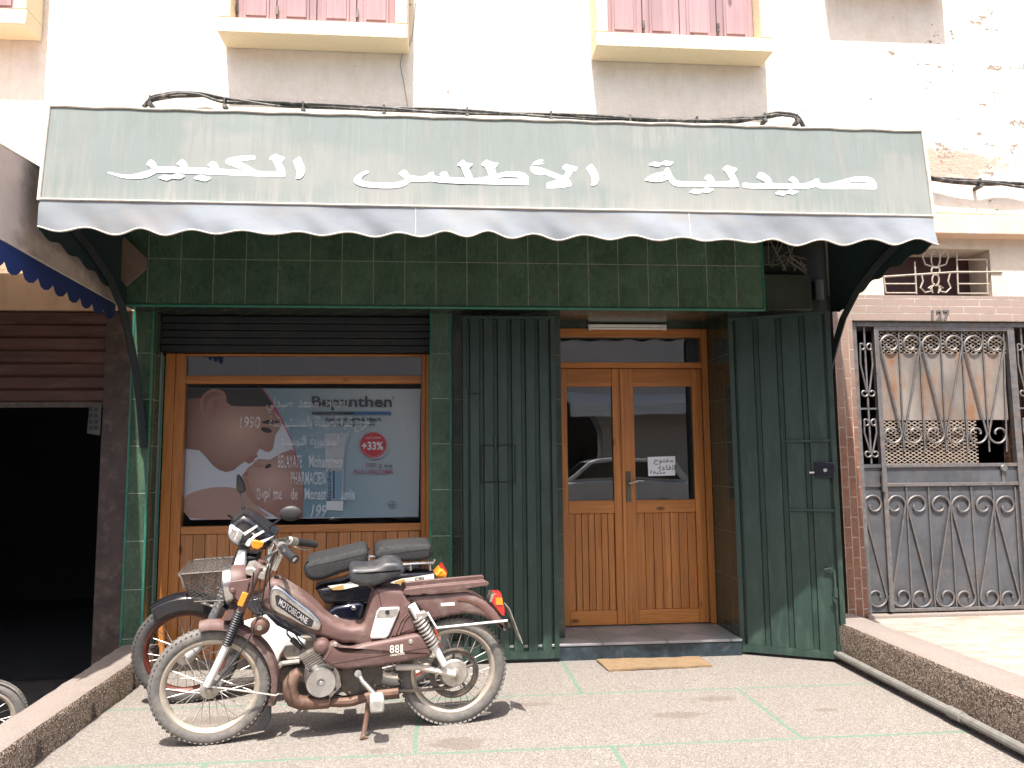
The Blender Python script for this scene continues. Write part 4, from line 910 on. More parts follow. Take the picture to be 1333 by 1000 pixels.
MB().box(3.0185, 3.9775, YG+.0, YG+.004, z_low0+.0225, z_mid0-.0125).build('lower_sheet', CAST, gd)
MB().box(3.0185, 3.9775, YG-.004, YG+.004, z_mid0+.0125, z_mid1-.0125).build('lock_sheet', CAST, gd)
MB().box(3.0185, 3.955, YG+.006, YG+.009, 1.520, 1.992).build('sheet_patch', RUSTY, gd)
MB().box(3.0185, 3.9775, YG+.0095, YG+.0105, 1.99, z_top-.0285).box(3.0185, 3.715, YG+.0095, YG+.0105, z_mid1+.013, 1.5205).build('expanded_mesh', EXPAND, gd)
MB().tube([(2.984, YG-.03, 1.03), (2.984, YG-.03, 1.17)], .014, 10).tube([(2.984, YG-.03, .23), (2.984, YG-.03, .33)], .014, 10).build('gate_hinge', CASTD, gd)
kx, kz = XZ(1100+785/3.845, 380+882/3.845, YG); MB().lathe([(.02, -.03), (.026, -.022), (.02, -.012), (.012, -.004)], (kx, YG, kz), n=16).box(kx-.012, kx+.008, YG-.012, YG-.0045, kz-.10, kz-.03).build('gate_knob', CASTD, gd)
def scroll(T, r, B, rb, s, toP):
    """top circle T (bar leaves on its outer side), bottom circle B; s=+1: bar leaves the top circle on the left"""
    path = []
    for i in range(30):
        a = -190+ (180+190)*i/29; rr = r*(.30+.70*min(1, (i/29)*1.35)); path.append((T[0]+s*rr*math.cos(R(a)), T[1]-rr*math.sin(R(a))))
    for i in range(30):
        a = 0-(370)*i/29; rr = rb*(1-.70*max(0, (i/29-.26)/.74)); path.append((B[0]+s*rr*math.cos(R(a)), B[1]-rr*math.sin(R(a))))
    return [toP(*p) for p in path]
mb = MB()
def up(x, y): return tuple(PY(1100+x/3.845, 380+y/3.845, YG-.014))
for k in range(3):
    dx = 211*k
    mb.tube(scroll((223+dx, 265+k*2), 48, (237+dx+6*k*.3, 710), 47, 1, up), .0075, 6); mb.tube(scroll((330+dx, 265+k*2), 46, (345+dx, 710), 47, -1, up), .0075, 6)
for x0, x1 in ((270, 300), (375, 405), (480, 513), (585, 620), (690, 728), (797, 815)):
    a, b = up(x0, 175), up(x1, 800); mb.tube([(a[0]*(1-f)+b[0]*f, YG-.004, a[2]*(1-f)+b[2]*f) for f in [i/8 for i in range(9)]], .0062, 6)
mb.build('upper_scroll', CASTD, gd)
mb = MB()
def lo(x, y): return tuple(PY(1100+x/2.631, 620+y/2.631, YG-.012))
for k in range(4):
    dx = 151.5*k
    if k < 4: mb.tube(scroll((96+dx, 100+k), 34, (110+dx, 413+k*.5), 34, 1, lo), .0075, 6)
    if k < 3: mb.tube(scroll((174+dx, 100+k), 33, (195+dx, 412+k*.5), 34, -1, lo), .0075, 6)
for x0, x1 in ((210, 234), (286, 312), (360, 386), (432, 462), (508, 538), (583, 610)):
    a, b = lo(x0, 38), lo(x1, 478); mb.tube([(a[0], YG-.008, a[2]), (b[0], YG-.008, b[2])], .0062, 6)
mb.build('lower_scroll', CASTD, gd)

# ------------------------------------------------------------------ dark workshop on the left
wk = thing('workshop_front', 'dark open workshop with a half raised oxblood roller shutter and a brown pillar', 'shopfront', (-3, 5.1, 0))
MB().box(-2.19, -2.012, 5.10, 5.7, -.26, 2.255).build('pillar', BROWNW, wk, bevel=.006)
MB().box(-9, -2.0, 5.10, 5.4, 2.2555, 2.949).build('wall', OCHRE, wk)
mb = MB()
for i in range(7): mb.add([(x, y, z) for x in (-5.2, -2.192) for y, z in ((5.13, 1.665+i*.084), (5.118, 1.675+i*.084), (5.118, 1.735+i*.084), (5.135, 1.748+i*.084))], [(0, 1, 5, 4), (1, 2, 6, 5), (2, 3, 7, 6)])
sh = mb.build('roller_shutter', SHUTBROWN, wk, smooth=0, solid=.004)
MB().box(-5.2, -2.192, 5.12, 5.16, 1.63, 1.664).build('shutter_rail', STEELD, sh)
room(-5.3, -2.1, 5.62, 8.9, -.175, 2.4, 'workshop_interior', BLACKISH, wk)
nt_ = thing('paper_note', 'small dim grey note hanging under the end of the oxblood roller shutter', 'note', (-2.24, 5.09, 1.5))
mb = MB().prism([XZ(117, 525, 5.09), XZ(132, 526, 5.09), XZ(130, 567, 5.09), XZ(113, 564, 5.09)], 5.09, 5.093); mb.build('card', simple('dim_card', (.085, .08, .07), .8, var=.3, scale=30), nt_)  # card colour darkened well below white, standing in for dim light
mb = MB()
for i in range(4):
    for j in range(2):
        a = XZ(118+j*7, 533+i*8, 5.088); mb.box(a[0]-.011, a[0]+.011, 5.0885, 5.0895, a[1]-.013, a[1]+.013)
mb.build('picture', BADGE, nt_)
na = thing('awning', 'brown awning with a blue toothed edge over the dark workshop', 'awning', (-3, 4.2, 2.2))
XA = -2.08
MB().prismx([(3.3, 2.32), (3.3, 2.732), (3.66, 2.752), (4.04, 2.785), (4.98, 2.84), (4.98, 2.26), (4.2, 2.30), (3.7, 2.315)], XA-.005, XA).build('side_panel', CANVASB, na, smooth=0)
MB().box(-6, XA-.006, 3.3, 4.98, 2.735, 2.741).box(-6, XA-.006, 3.294, 3.30, 2.32, 2.735).build('roof_cloth', CANVASB, na)
pts = []; n = 15
tops = lambda Y: 2.335-.0328*(Y-2.7)
botm = lambda Y: 2.215-.014*(Y-2.7)
n = 11; per = (4.96-3.3)/n
for i in range(n):
    Y = 3.3+i*per
    for f, dz in ((0, 0), (.12, -.022), (.35, -.03), (.6, -.022), (.8, .0), (.9, .018)): pts.append((Y+per*f, botm(Y)+dz))
pts += [(4.96, botm(4.96)), (4.96, tops(4.96)+.012), (3.3, tops(3.3)+.012)]
MB().prismx(pts, XA+.0008, XA+.004).build('toothed_edge', CANVASBLUE, na, smooth=0)
MB().tube([(XA+.006, 3.3, tops(3.3)+.012), (XA+.006, 4.96, tops(4.96)+.012)], .005, 6).tube([(XA-.002, 3.3, 2.734), (XA-.002, 4.04, 2.787), (XA-.002, 4.98, 2.842)], .006, 6).build('edge_piping', PIPING, na)

# ------------------------------------------------------------------ across the street (seen in the glass of the door)
op = thing('arcade_building', 'plastered building with arched doorways reflected in the pharmacy glass', 'building', (4, -11, 0))
mb = MB().box(-16, 18, -12.4, -11.6, 3.2, 7.5)
xs = [-16, -9.5, -7.5, -3.2, -1.2, 2.6, 4.6, 8.5, 10.5, 18]
for i in range(0, len(xs)-1, 2): mb.box(xs[i], xs[i+1], -12.4, -11.6, -.12, 3.1995)
for i in range(1, len(xs)-1, 2):
    a, b = xs[i], xs[i+1]; c = (a+b)/2; r = (b-a)/2
    mb.prism([(a, 3.2)]+[(c-r*math.cos(R(t)), 2.1+r*math.sin(R(t))) for t in range(0, 181, 10)]+[(b, 3.2)], -12.4, -11.6)
mb.build('wall', OPPOSITE, op, smooth=0)
MB().box(-16, 18, -14, -13.9, -.12, 4).build('doorway_shade', BLACKISH, op)
MB().box(-16, 18, -11.6, -8.0, -.12, 0).build('far_pavement', TERR, op)
MB().prismx([(-11.6, 3.3), (-10.2, 2.9), (-10.2, 2.6), (-10.22, 2.6), (-10.22, 2.88), (-11.6, 3.26)], 3.5, 9).build('canopy', WHITEP, op, smooth=0)
car = thing('parked_car', 'white hatchback parked across the forecourt, reflected in the glass of the pine door', 'car', (3.4, -6.2, -.12))
cw = 1.55; y0, y1 = -7.0, -5.45; zb = -.12
body = [(1.55, .28), (1.52, .62), (1.6, .82), (2.45, .95), (5.3, .95), (5.38, .9), (5.42, .5), (5.36, .28)]
cb = MB().prism([(a, b+zb) for a, b in body], y0, y1).build('body', CARW, car, bevel=.06, seg=4)
ch = [(2.45, .95), (3.05, 1.36), (3.3, 1.41), (4.9, 1.40), (5.05, 1.33), (5.32, .95)]
MB().prism([(a, b+zb+.003) for a, b in ch], y0+.1, y1-.1).build('cabin', CARW, cb, bevel=.04, seg=3)
for yy, e in ((y1-.1, .004), (y0+.1, -.004)):
    MB().prism([(2.68, 1.0+zb), (3.14, 1.32+zb), (3.78, 1.335+zb), (3.78, 1.0+zb)], yy, yy+e).prism([(3.86, 1.0+zb), (3.86, 1.335+zb), (4.86, 1.33+zb), (5.13, 1.0+zb)], yy, yy+e).build('side_window', CARG, cb)
MB().add([(2.50, y0+.18, .99+zb), (2.50, y1-.18, .99+zb), (3.04, y1-.2, 1.36+zb), (3.04, y0+.2, 1.36+zb)], [(0, 1, 2, 3)]).build('windscreen', CARG, cb)
for cx_ in (2.2, 4.65):
    for yy in (y0+.02, y1-.02):
        wobj = MB().lathe([(.29, -.09), (.30, -.06), (.30, .06), (.29, .09), (.18, .09), (.18, -.09), (.29, -.09)], (cx_, yy, .30+zb), n=28).build('wheel', TYRED, car); MB().lathe([(.0, -.07), (.18, -.075), (.18, .075), (.0, .07)], (cx_, yy, .30+zb), n=20).build('rim', ALU, wobj)
MB().box(1.51, 1.56, y0+.1, y0+.4, .6+zb, .74+zb).box(1.51, 1.56, y1-.4, y1-.1, .6+zb, .74+zb).build('headlight', LENS, cb, bevel=.01)
MB().box(1.48, 1.6, y0, y1, .32+zb, .48+zb).box(5.36, 5.47, y0, y1, .36+zb, .52+zb).build('bumper', PLASTB, cb, bevel=.02)

# ================================================================== the two mopeds
class Frame:
    """a bike's own axes: x along its length (towards its rear), y away from the street, z up in its leaning plane"""
    def __init__(s, front, rear, lean):
        f = Vector((*front, 0)); r = Vector((*rear, 0)); s.o = (f+r)/2; s.x = (r-f).normalized()
        ly = Vector((-s.x.y, s.x.x, 0)); z = Vector((0, 0, 1))
        s.y = ly*math.cos(R(lean))+z*math.sin(R(lean)); s.z = z*math.cos(R(lean))-ly*math.sin(R(lean)); s.wb = (r-f).length
    def p2(s, px, py, off=0):
        q = onplane(px, py, s.o+s.y*off, s.y)-s.o; return (q.dot(s.x), q.dot(s.z))
    def p3(s, px, py, off=0): a = s.p2(px, py, off); return (a[0], off, a[1])
    def matrix(s): return Matrix.Translation(s.o) @ Matrix((s.x, s.y, s.z)).transposed().to_4x4()
def round_(pts, k=2, w=.22):
    for _ in range(k):
        q = []
        for i in range(len(pts)):
            a, b = pts[i], pts[(i+1) % len(pts)]; q += [(a[0]*(1-w)+b[0]*w, a[1]*(1-w)+b[1]*w), (a[0]*w+b[0]*(1-w), a[1]*w+b[1]*(1-w))]
        pts = q
    return pts
def rounded_slab(mb, pts, y0, y1, ed=.02, steps=3):
    """a panel whose rim is rounded over: outline pts in x,z, from y0 (near) to y1 (far)"""
    from mathutils.geometry import tessellate_polygon
    a = sum(pts[i][0]*pts[(i+1) % len(pts)][1]-pts[(i+1) % len(pts)][0]*pts[i][1] for i in range(len(pts)))
    if a < 0: pts = pts[::-1]
    n = len(pts); P = [Vector((p[0], p[1])) for p in pts]
    N = []
    for i in range(n):
        t = (P[(i+1) % n]-P[i-1]); t = t.normalized() if t.length > 1e-9 else Vector((1, 0)); N.append(Vector((-t.y, t.x)))
    levels = []
    for i in range(steps+1):
        th = math.pi/2*i/steps; levels.append((y0+ed*(1-math.sin(th)), ed*(1-math.cos(th))))
    lv = [(y, -d) for y, d in [(y0+ed*(1-math.sin(math.pi/2*i/steps)), ed*(1-math.sin(math.pi/2*(1-i/steps)))) for i in range(steps+1)]][::-1]
    rings = []
    seq = []
    for i in range(steps+1):
        th = math.pi/2*i/steps; seq.append((y0+ed*(1-math.sin(th)), ed*(1-math.cos(th))))
    seq = seq[::-1]                                      # near face inset -> full outline
    full = seq+[(y0+(y1-(y)), d) for y, d in seq[::-1]]
    vs = []
    for y, d in full:
        for i in range(n): q = P[i]+N[i]*d; vs.append((q.x, y, q.y))
    fs = [(k*n+i, k*n+(i+1) % n, (k+1)*n+(i+1) % n, (k+1)*n+i) for k in range(len(full)-1) for i in range(n)]
    fs += [tuple(range(n)), tuple((len(full)-1)*n+i for i in range(n))[::-1]]
    return mb.add(vs, fs)
def wheel(fr, par, c, Rr, tw, tyre, rim, knob=0, hub=.045, hubw=.10, nsp=28, seed=1, spoke=CHROME):
    x, z = c; rn = random.Random(seed)
    prof = [(Rr-tw*1.02, -.30*tw), (Rr-tw*.8, -.46*tw), (Rr-tw*.45, -.5*tw), (Rr-tw*.15, -.36*tw), (Rr-.002, -.16*tw), (Rr, 0), (Rr-.002, .16*tw), (Rr-tw*.15, .36*tw), (Rr-tw*.45, .5*tw), (Rr-tw*.8, .46*tw), (Rr-tw*1.02, .30*tw)]
    r1 = Rr-tw*1.0
    w_ = MB().lathe([(r1+.006, -.020), (r1-.004, -.022), (r1-.012, -.018), (r1-.020, -.006), (r1-.021, 0), (r1-.020, .006), (r1-.012, .018), (r1-.004, .022), (r1+.006, .020)], (x, 0, z), n=64, cap=False).build('wheel', rim, par)
    mb = MB().lathe(prof, (x, 0, z), n=72, cap=False)
    kn = 66
    for i in range(kn):
        for (yy, rr, s) in (((-.34*tw, Rr-tw*.13, 1), (.34*tw, Rr-tw*.13, 1), (0, Rr, .8)) if knob else ((-.40*tw, Rr-tw*.22, .6), (.40*tw, Rr-tw*.22, .6), (-.12*tw, Rr-.001, .6), (.12*tw, Rr-.001, .6))):
            a = 2*math.pi*(i+(.5 if yy == 0 or (not knob and abs(yy) < .2*tw) else 0))/kn; d = Vector((math.cos(a), 0, math.sin(a))); t = Vector((-d.z, 0, d.x))
            o = Vector((x, yy, z))+d*(rr-.003); h = .009 if knob else .005; l = .0082*s if knob else .007*s; b = tw*.13*s
            nn = Vector((0, (1 if yy > 0 else -1)*.75 if abs(yy) > .2*tw else 0, 0)); dd = (d+nn).normalized()
            P = [o+t*q*l+Vector((0, 1, 0))*e*b*(.5 if abs(yy) > .2*tw else 1)+dd*k for k in (0, h) for e in (-1, 1) for q in (-1, 1)]
            mb.add(P, [(0, 2, 3, 1), (4, 5, 7, 6), (0, 1, 5, 4), (2, 6, 7, 3), (0, 4, 6, 2), (1, 3, 7, 5)])
    mb.build('tyre', tyre, w_, smooth=50)
    mb = MB()
    for i in range(nsp):
        a = 2*math.pi*i/nsp; s = 1 if i % 2 else -1; t = a+(.42 if (i//2) % 2 else -.42)
        mb.tube([(x+hub*.92*math.cos(t), s*hubw*.42, z+hub*.92*math.sin(t)), (x+(r1-.019)*math.cos(a), s*.004, z+(r1-.019)*math.sin(a))], .0017, 4)
    mb.build('spoke_lacing', spoke, w_)
    MB().lathe([(.008, -hubw*.68), (.012, -hubw*.6), (.014, -hubw*.55), (hub*.5, -hubw*.5), (hub, -hubw*.46), (hub, -hubw*.36), (hub*.6, -hubw*.3), (hub*.6, hubw*.3), (hub, hubw*.36), (hub, hubw*.46), (hub*.5, hubw*.5), (.012, hubw*.6), (.008, hubw*.68)], (x, 0, z), n=28).build('hub', ALU, w_)
    return w_
def fender(mb, c, ri, ro_, a0, a1, w, n=26, lip=.024):
    """curved mudguard: an arched strip round the wheel centre"""
    x, z = c; vs = []; cs = [(-w/2, -lip), (-w/2, -.012), (-w*.42, 0), (-w*.2, .008), (0, .011), (w*.2, .008), (w*.42, 0), (w/2, -.012), (w/2, -lip)]
    m = len(cs)
    for i in range(n+1):
        a = R(a0+(a1-a0)*i/n); rb = ri+(ro_-ri)*i/n
        for yy, dr in cs: vs.append((x+(rb+dr)*math.cos(a), yy, z+(rb+dr)*math.sin(a)))
    mb.add(vs, [(i*m+j, i*m+j+1, (i+1)*m+j+1, (i+1)*m+j) for i in range(n) for j in range(m-1)])

# ------------------------------------------------------------------ brown moped, near the street
bf = Frame((-1.045, 3.727), (.035, 3.882), 5.5)
bm_ = thing('moped', 'dusty brown moped on its side stand in front of the black one', 'moped', (0, 0, 0), local=True)
bm_.matrix_basis = bf.matrix()
def b(x, y, o=0): return bf.p2(x, y, o)
def B3(x, y, o=0): return bf.p3(x, y, o)
def c7(o, *pts): return [b(280+x/6.665, 740+y/6.665, o) for x, y in pts]
def c8(o, *pts): return [b(480+x/6.06, 700+y/6.06, o) for x, y in pts]
def c3(o, *pts): return [b(360+x/3.92, 680+y/3.92, o) for x, y in pts]
def c4(o, *pts): return [b(360+x/3.92, 820+y/3.92, o) for x, y in pts]
def c2(o, *pts): return [b(170+x/4.544, 780+y/4.544, o) for x, y in pts]
def c1(o, *pts): return [b(170+x/4.937, 600+y/4.937, o) for x, y in pts]
FC = b(274.5, 892.5); RC = b(589.5, 872)
RF = FC[1]+.002; RRr = RC[1]+.002
wheel(bf, bm_, FC, RF, .056, TYRE, RIMM, 0, .042, .10, 28, 2, spoke=ALU)
rw = wheel(bf, bm_, RC, RRr, .058, TYRE, RIMM, 1, .055, .11, 28, 3, spoke=ALU)
# front mudguard, flap, stay
mb = MB(); fender(mb, FC, RF+.022, RF+.026, 100, -20, .088); fm = mb.build('front_mudguard', BROWNP, bm_, solid=.003)
MB().prism(c2(0, (800, 620), (832, 612), (830, 700), (790, 760), (735, 770), (770, 700)), -.035, .035).build('mud_flap', PLASTB, fm, bevel=.004)
MB().tube([B3(273, 894, -.06), B3(300, 897, -.062), B3(359, 905.5, -.055), B3(363, 903, -.05)], .0045, 6).tube([B3(273, 894, .06), B3(359, 905.5, .055)], .0045, 6).build('mudguard_stay', ALU, fm)
# fork
def side2(mb, pts, off, r, n=10):
    for s in (-1, 1): mb.tube([(q[0], s*off, q[1]) for q in pts], r, n)
mb = MB(); side2(mb, [b(269.5, 893, -.06), b(283, 866, -.06), b(296, 838, -.06)], .062, .0165, 12)
fk = mb.build('fork_leg', simple('pale_fork_paint', (.62, .60, .56), .35, var=.1, dirt=(.35, .3, .24), dirt_amt=.4), bm_)
mb = MB()
for s in (-1, 1):
    P0_, P1_ = b(295, 840, -.062), b(312.5, 795, -.062); k = 15
    mb.tube([(P0_[0]+(P1_[0]-P0_[0])*i/(2*k), s*.062, P0_[1]+(P1_[1]-P0_[1])*i/(2*k)) for i in range(2*k+1)], [.0225 if i % 2 else .0175 for i in range(2*k+1)], 14)
mb.build('fork_boot', PLASTB, fk, smooth=20)
mb = MB(); side2(mb, [b(312, 797, -.062), b(322, 774, -.062), b(338, 738, -.062)], .062, .018, 12)
mb.prism(c1(0, (600, 1000), (650, 1000), (700, 935), (640, 935)), -.062, .062)
mb.build('fork_tube', BROWNP, bm_)

q = b(316, 780, -.085)
def rbox(mb, c, w, h, ang, y0, y1):
    ca, sa = math.cos(R(ang)), math.sin(R(ang)); mb.prism([(c[0]+u*ca-v*sa, c[1]+u*sa+v*ca) for u, v in ((-w, -h), (w, -h), (w, h), (-w, h))], y0, y1)
mb = MB()
for s in (-1, 1): rbox(mb, q, .013, .032, -22, min(s*.078, s*.092), max(s*.078, s*.092))
mb.build('reflector', ORANGE, bm_, bevel=.003)
MB().prism(c1(0, (748, 668), (790, 660), (872, 698), (878, 735), (865, 745), (748, 708)), -.075, .075).build('fork_crown', ALU, bm_, bevel=.008)
MB().tube([B3(331, 748), B3(318, 782)], .02, 12).build('steering_head', BROWNP, bm_)
# headlamp: shell, rim, glass facing forward
hc = b(299.5, 760, 0)
ax = [(0.004, -.052), (.03, -.05), (.05, -.04), (.064, -.02), (.07, .005), (.07, .03)]
def axlathe(mb, prof, c, ang, n=28):
    d = Vector((math.cos(R(ang)), 0, math.sin(R(ang)))); u = Vector((0, 1, 0)); v = d.cross(u); vs = []
    for r, a in prof:
        for j in range(n):
            t = 2*math.pi*j/n; p = Vector(c)+d*a+(u*math.cos(t)+v*math.sin(t))*r; vs.append(tuple(p))
    k = len(prof); mb.add(vs, [(i*n+j, i*n+(j+1) % n, (i+1)*n+(j+1) % n, (i+1)*n+j) for i in range(k-1) for j in range(n)]+[tuple(range(n)), tuple((k-1)*n+j for j in range(n))])
H3 = (hc[0]+.01, 0, hc[1])
mb = MB(); axlathe(mb, [(.080, -.005), (.082, .02), (.076, .055), (.055, .085), (.022, .1)], H3, 8); hl = mb.build('headlamp', BROWNP, bm_)
mb = MB(); axlathe(mb, [(.072, -.032), (.087, -.027), (.089, -.010), (.085, .006), (.080, .008)], H3, 8); mb.build('headlamp_rim', CHROME, hl)
mb = MB(); axlathe(mb, [(.002, -.044), (.042, -.041), (.0725, -.031), (.0725, -.022)], H3, 8); mb.build('lens', LENS, hl)
for s in (-1, 1):
    mb = MB(); mb.prism(c1(-.07, (628, 790), (640, 770), (770, 750), (740, 900), (700, 905), (635, 830)), min(s*.081, s*.089), max(s*.081, s*.089))
    mb.tube([(H3[0]+.012, s*.081, H3[2]-.008), (H3[0]+.012, s*.099, H3[2]-.008)], .012, 12); mb.build('lamp_bracket', BROWNP, hl, bevel=.004)
# handlebar
mb = MB(); cb_ = B3(366, 712)
L = lambda x, y, o: B3(x, y, o)
stem = [B3(345, 742), B3(352, 728), B3(358, 715), B3(363, 706)]
mb.tube([L(357, 742, -.03), L(366, 722, -.045), L(363, 708, -.09), L(366, 711, -.2), L(371, 717, -.27), L(384, 729, -.34)], .011, 10)
mb.tube([L(350, 740, .03), L(352, 716, .05), L(358, 705, .12), L(375, 702, .2), L(385, 704, .25), L(411, 708, .34)], .011, 10)
mb.tube([L(363, 708, -.09), L(358, 705, .12)], .011, 10)
hb = mb.build('handlebar', CHROME, bm_)
MB().tube([L(368, 714, -.225), L(384, 728.5, -.34)], [.021, .019], 14).build('grip', PLASTB, hb); MB().tube([L(386, 705.5, .25), L(411, 709, .345)], [.018, .0175], 14).build('grip', PLASTB, hb)
MB().tube([L(366, 711, -.18), L(369, 715, -.225)], .022, 12).tube([L(376, 704, .2), L(385, 705.5, .245)], .022, 12).build('switch_block', ALU, hb, bevel=.003)
MB().tube([L(365, 713, -.19), L(352, 722, -.24), L(345, 727, -.30), L(350, 735, -.36)], .0055, 6).tube([L(380, 708, .22), L(388, 714, .26), L(402, 716, .33)], .0055, 6).build('lever', CHROME, hb)
mb = MB()
for k_, (p_, r_) in enumerate((([L(364, 712, -.17), L(348, 735, -.14), L(343, 775, -.08), L(337, 800, -.07), L(322, 840, -.075), L(279, 892, -.07)], .0042), ([L(363, 710, -.16), L(352, 735, -.12), L(350, 770, -.07), L(366, 800, -.06), L(398, 845, -.06)], .0035), ([L(366, 708, .1), L(356, 735, .03), L(345, 775, -.05), L(340, 812, -.06)], .0035), ([L(330, 745, -.08), L(327, 775, -.085), L(334, 800, -.08), L(342, 795, -.08)], .003), ([L(340, 745, -.05), L(334, 790, -.09), L(352, 802, -.08), L(362, 795, -.07)], .003))):
    S = [Vector(p) for p in p_]; 
    for _ in range(2):
        S = [S[0]]+[x_ for i in range(len(S)-1) for x_ in (S[i].lerp(S[i+1], .25), S[i].lerp(S[i+1], .75))]+[S[-1]]
    mb.tube(S, r_, 6)
mb.build('control_cable', PLASTB, bm_)
# frame and tank: one pressed beam with a rounded rim
beam = c7(-.07, (372, 300), (400, 230), (440, 150), (500, 108), (560, 118), (650, 175), (760, 245), (870, 330), (950, 420), (1020, 470), (1100, 505), (1200, 520), (1290, 510))+c3(-.07, (470, 450), (490, 380), (505, 335), (560, 338), (650, 350), (668, 395), (690, 420), (650, 520), (620, 600), (560, 612), (440, 650))+c7(-.07, (1200, 650), (1120, 660), (1020, 630), (930, 600), (840, 580), (760, 545), (620, 470), (500, 400), (440, 365))
mb = MB(); rounded_slab(mb, round_(beam, 1, .2), -.072, .072, .022, 4); fb_ = mb.build('frame', BROWNP, bm_, smooth=45)
tank = c7(-.09, (480, 172), (520, 150), (570, 160), (700, 270), (840, 375), (925, 470), (915, 535), (880, 553), (780, 515), (620, 430), (500, 372), (468, 320), (462, 230))
mb = MB(); rounded_slab(mb, round_(tank, 1, .2), -.092, .092, .018, 4); tk = mb.build('tank_cover', CHROME, fb_, smooth=45)
mb = MB(); mb.prism(c7(-.094, (520, 238), (545, 228), (858, 455), (838, 512), (790, 500), (532, 322)), -.0955, -.0915); mb.build('tank_badge', BADGE, tk, bevel=.001)
mb = MB()
def tb(x, y):                                            # along the slanting badge
    o = Vector((552, 300)); d = Vector((250, 178)); n_ = Vector((-.28, .85)); p = o+d*x+n_*(y*52); return B3(280+p.x/6.665, 740+p.y/6.665, -.0965)
put_text(mb, 'MOTOBECANE', (0, -.9, .98, .25), tb, .012); mb.build('maker_lettering', SILVERTXT, tk, smooth=0)
mb = MB().tube([B3(280+545/6.665, 740+105/6.665, 0), B3(280+560/6.665, 740+88/6.665, 0)], .025, 14); mb.build('filler_cap', PLASTB, fb_)
mb = MB(); mb.prism(c7(0, (590, 160), (640, 185), (690, 255), (640, 250)), -.071, .071); mb.build('tank_strip', BADGE, fb_)
# rear mudguard body, grooved flank, battery box
rear = c8(-.055, (262, 470), (400, 462), (600, 448), (780, 438), (850, 458), (930, 510), (1000, 580), (1060, 660), (1092, 738), (1040, 722), (960, 662), (900, 628), (850, 612), (760, 605), (640, 622), (560, 642), (480, 655), (420, 600), (370, 540), (330, 520), (300, 540))
mb = MB(); rounded_slab(mb, rear, -.058, .058, .02, 4); rm = mb.build('rear_mudguard', BROWNP, bm_, smooth=45)
mb = MB(); mb.prism(c8(-.06, (700, 478), (790, 486), (870, 520), (950, 590), (1010, 660), (1000, 668), (940, 605), (865, 540), (785, 505), (700, 495)), -.061, -.057); mb.build('mudguard_crease', simple('brown_shadow_paint', (.13, .06, .045), .4), rm)
mb = MB(); mb.prism(c8(-.06, (568, 518), (676, 510), (680, 535), (570, 542)), -.0595, -.0575); mb.build('sticker', CREAMP, rm)
mb = MB(); flank = c8(-.075, (268, 475), (300, 520), (345, 590), (400, 700), (370, 748), (290, 768), (180, 800), (150, 790), (215, 640), (250, 560)); rounded_slab(mb, flank, -.08, .08, .015, 3); fl_ = mb.build('rear_flank', BROWNP, bm_, smooth=45)
mb = MB()
for k in range(2): mb.tube([B3(480+(335-k*28)/6.06, 700+(592+k*8)/6.06, -.081), B3(480+(285-k*30)/6.06, 700+(650+k*5)/6.06, -.081), B3(480+(235-k*28)/6.06, 700+(770+k*6)/6.06, -.081)], .004, 6)
mb.build('flank_rib', BROWNP, fl_)
mb = MB(); bx = c8(-.085, (75, 558), (240, 552), (246, 570), (150, 798), (20, 800), (12, 785)); rounded_slab(mb, round_(bx, 1, .12), -.09, .09, .01, 3); bb = mb.build('battery_box', WHITEP, bm_, smooth=45)
mb = MB(); mb.prism(c8(-.09, (84, 566), (232, 560), (232, 585), (200, 625), (70, 632), (58, 622)), -.0915, -.0895); mb.build('box_lid', ALU, bb)
kb = b(480+147/6.06, 700+588/6.06, -.09); MB().lathe([(.010, -.006), (.010, 0)], (kb[0], -.09, kb[1]), n=16).build('lock', BADGE, bb)
# carrier
mb = MB(); cr = [c8(0, (272, 440), (280, 405), (400, 378), (930, 332), (948, 352), (948, 374), (600, 432), (295, 455))]
near = c8(-.07, (272, 440), (282, 408), (400, 392), (930, 345), (948, 355), (945, 376), (600, 432), (295, 455))
for s in (-1, 1): mb.prism(near, min(s*.07, s*.052), max(s*.07, s*.052))
P_ = c8(0, (300, 412), (925, 350)); k = 5
for i in range(5):
    yy = -.04+.02*i; mb.tube([(P_[0][0], yy, P_[0][1]), (P_[1][0], yy, P_[1][1])], .006, 6)
for f in (.0, .2, .97): mb.box(P_[0][0]+(P_[1][0]-P_[0][0])*f-.012, P_[0][0]+(P_[1][0]-P_[0][0])*f+.012, -.0515, .0515, P_[0][1]+(P_[1][1]-P_[0][1])*f-.01, P_[0][1]+(P_[1][1]-P_[0][1])*f+.004)
mb.build('carrier', BROWNP, bm_, bevel=.003)
# saddle
st = c3(-.09, (373, 262), (380, 243), (400, 236), (450, 238), (515, 232), (545, 212), (565, 205), (620, 205), (645, 220), (660, 248), (640, 270), (570, 298), (510, 325), (450, 330), (385, 318), (372, 290))
mb = MB(); rounded_slab(mb, round_(st, 1, .2), -.095, .095, .024, 5); sd = mb.build('saddle', LEATHER, bm_, smooth=50)
MB().tube([B3(487, 772), B3(494, 757)], .014, 10).tube([B3(480, 762, -.03), B3(490, 768, -.035), B3(510, 756, -.03)], .006, 6).build('seat_post', STEELD, sd)
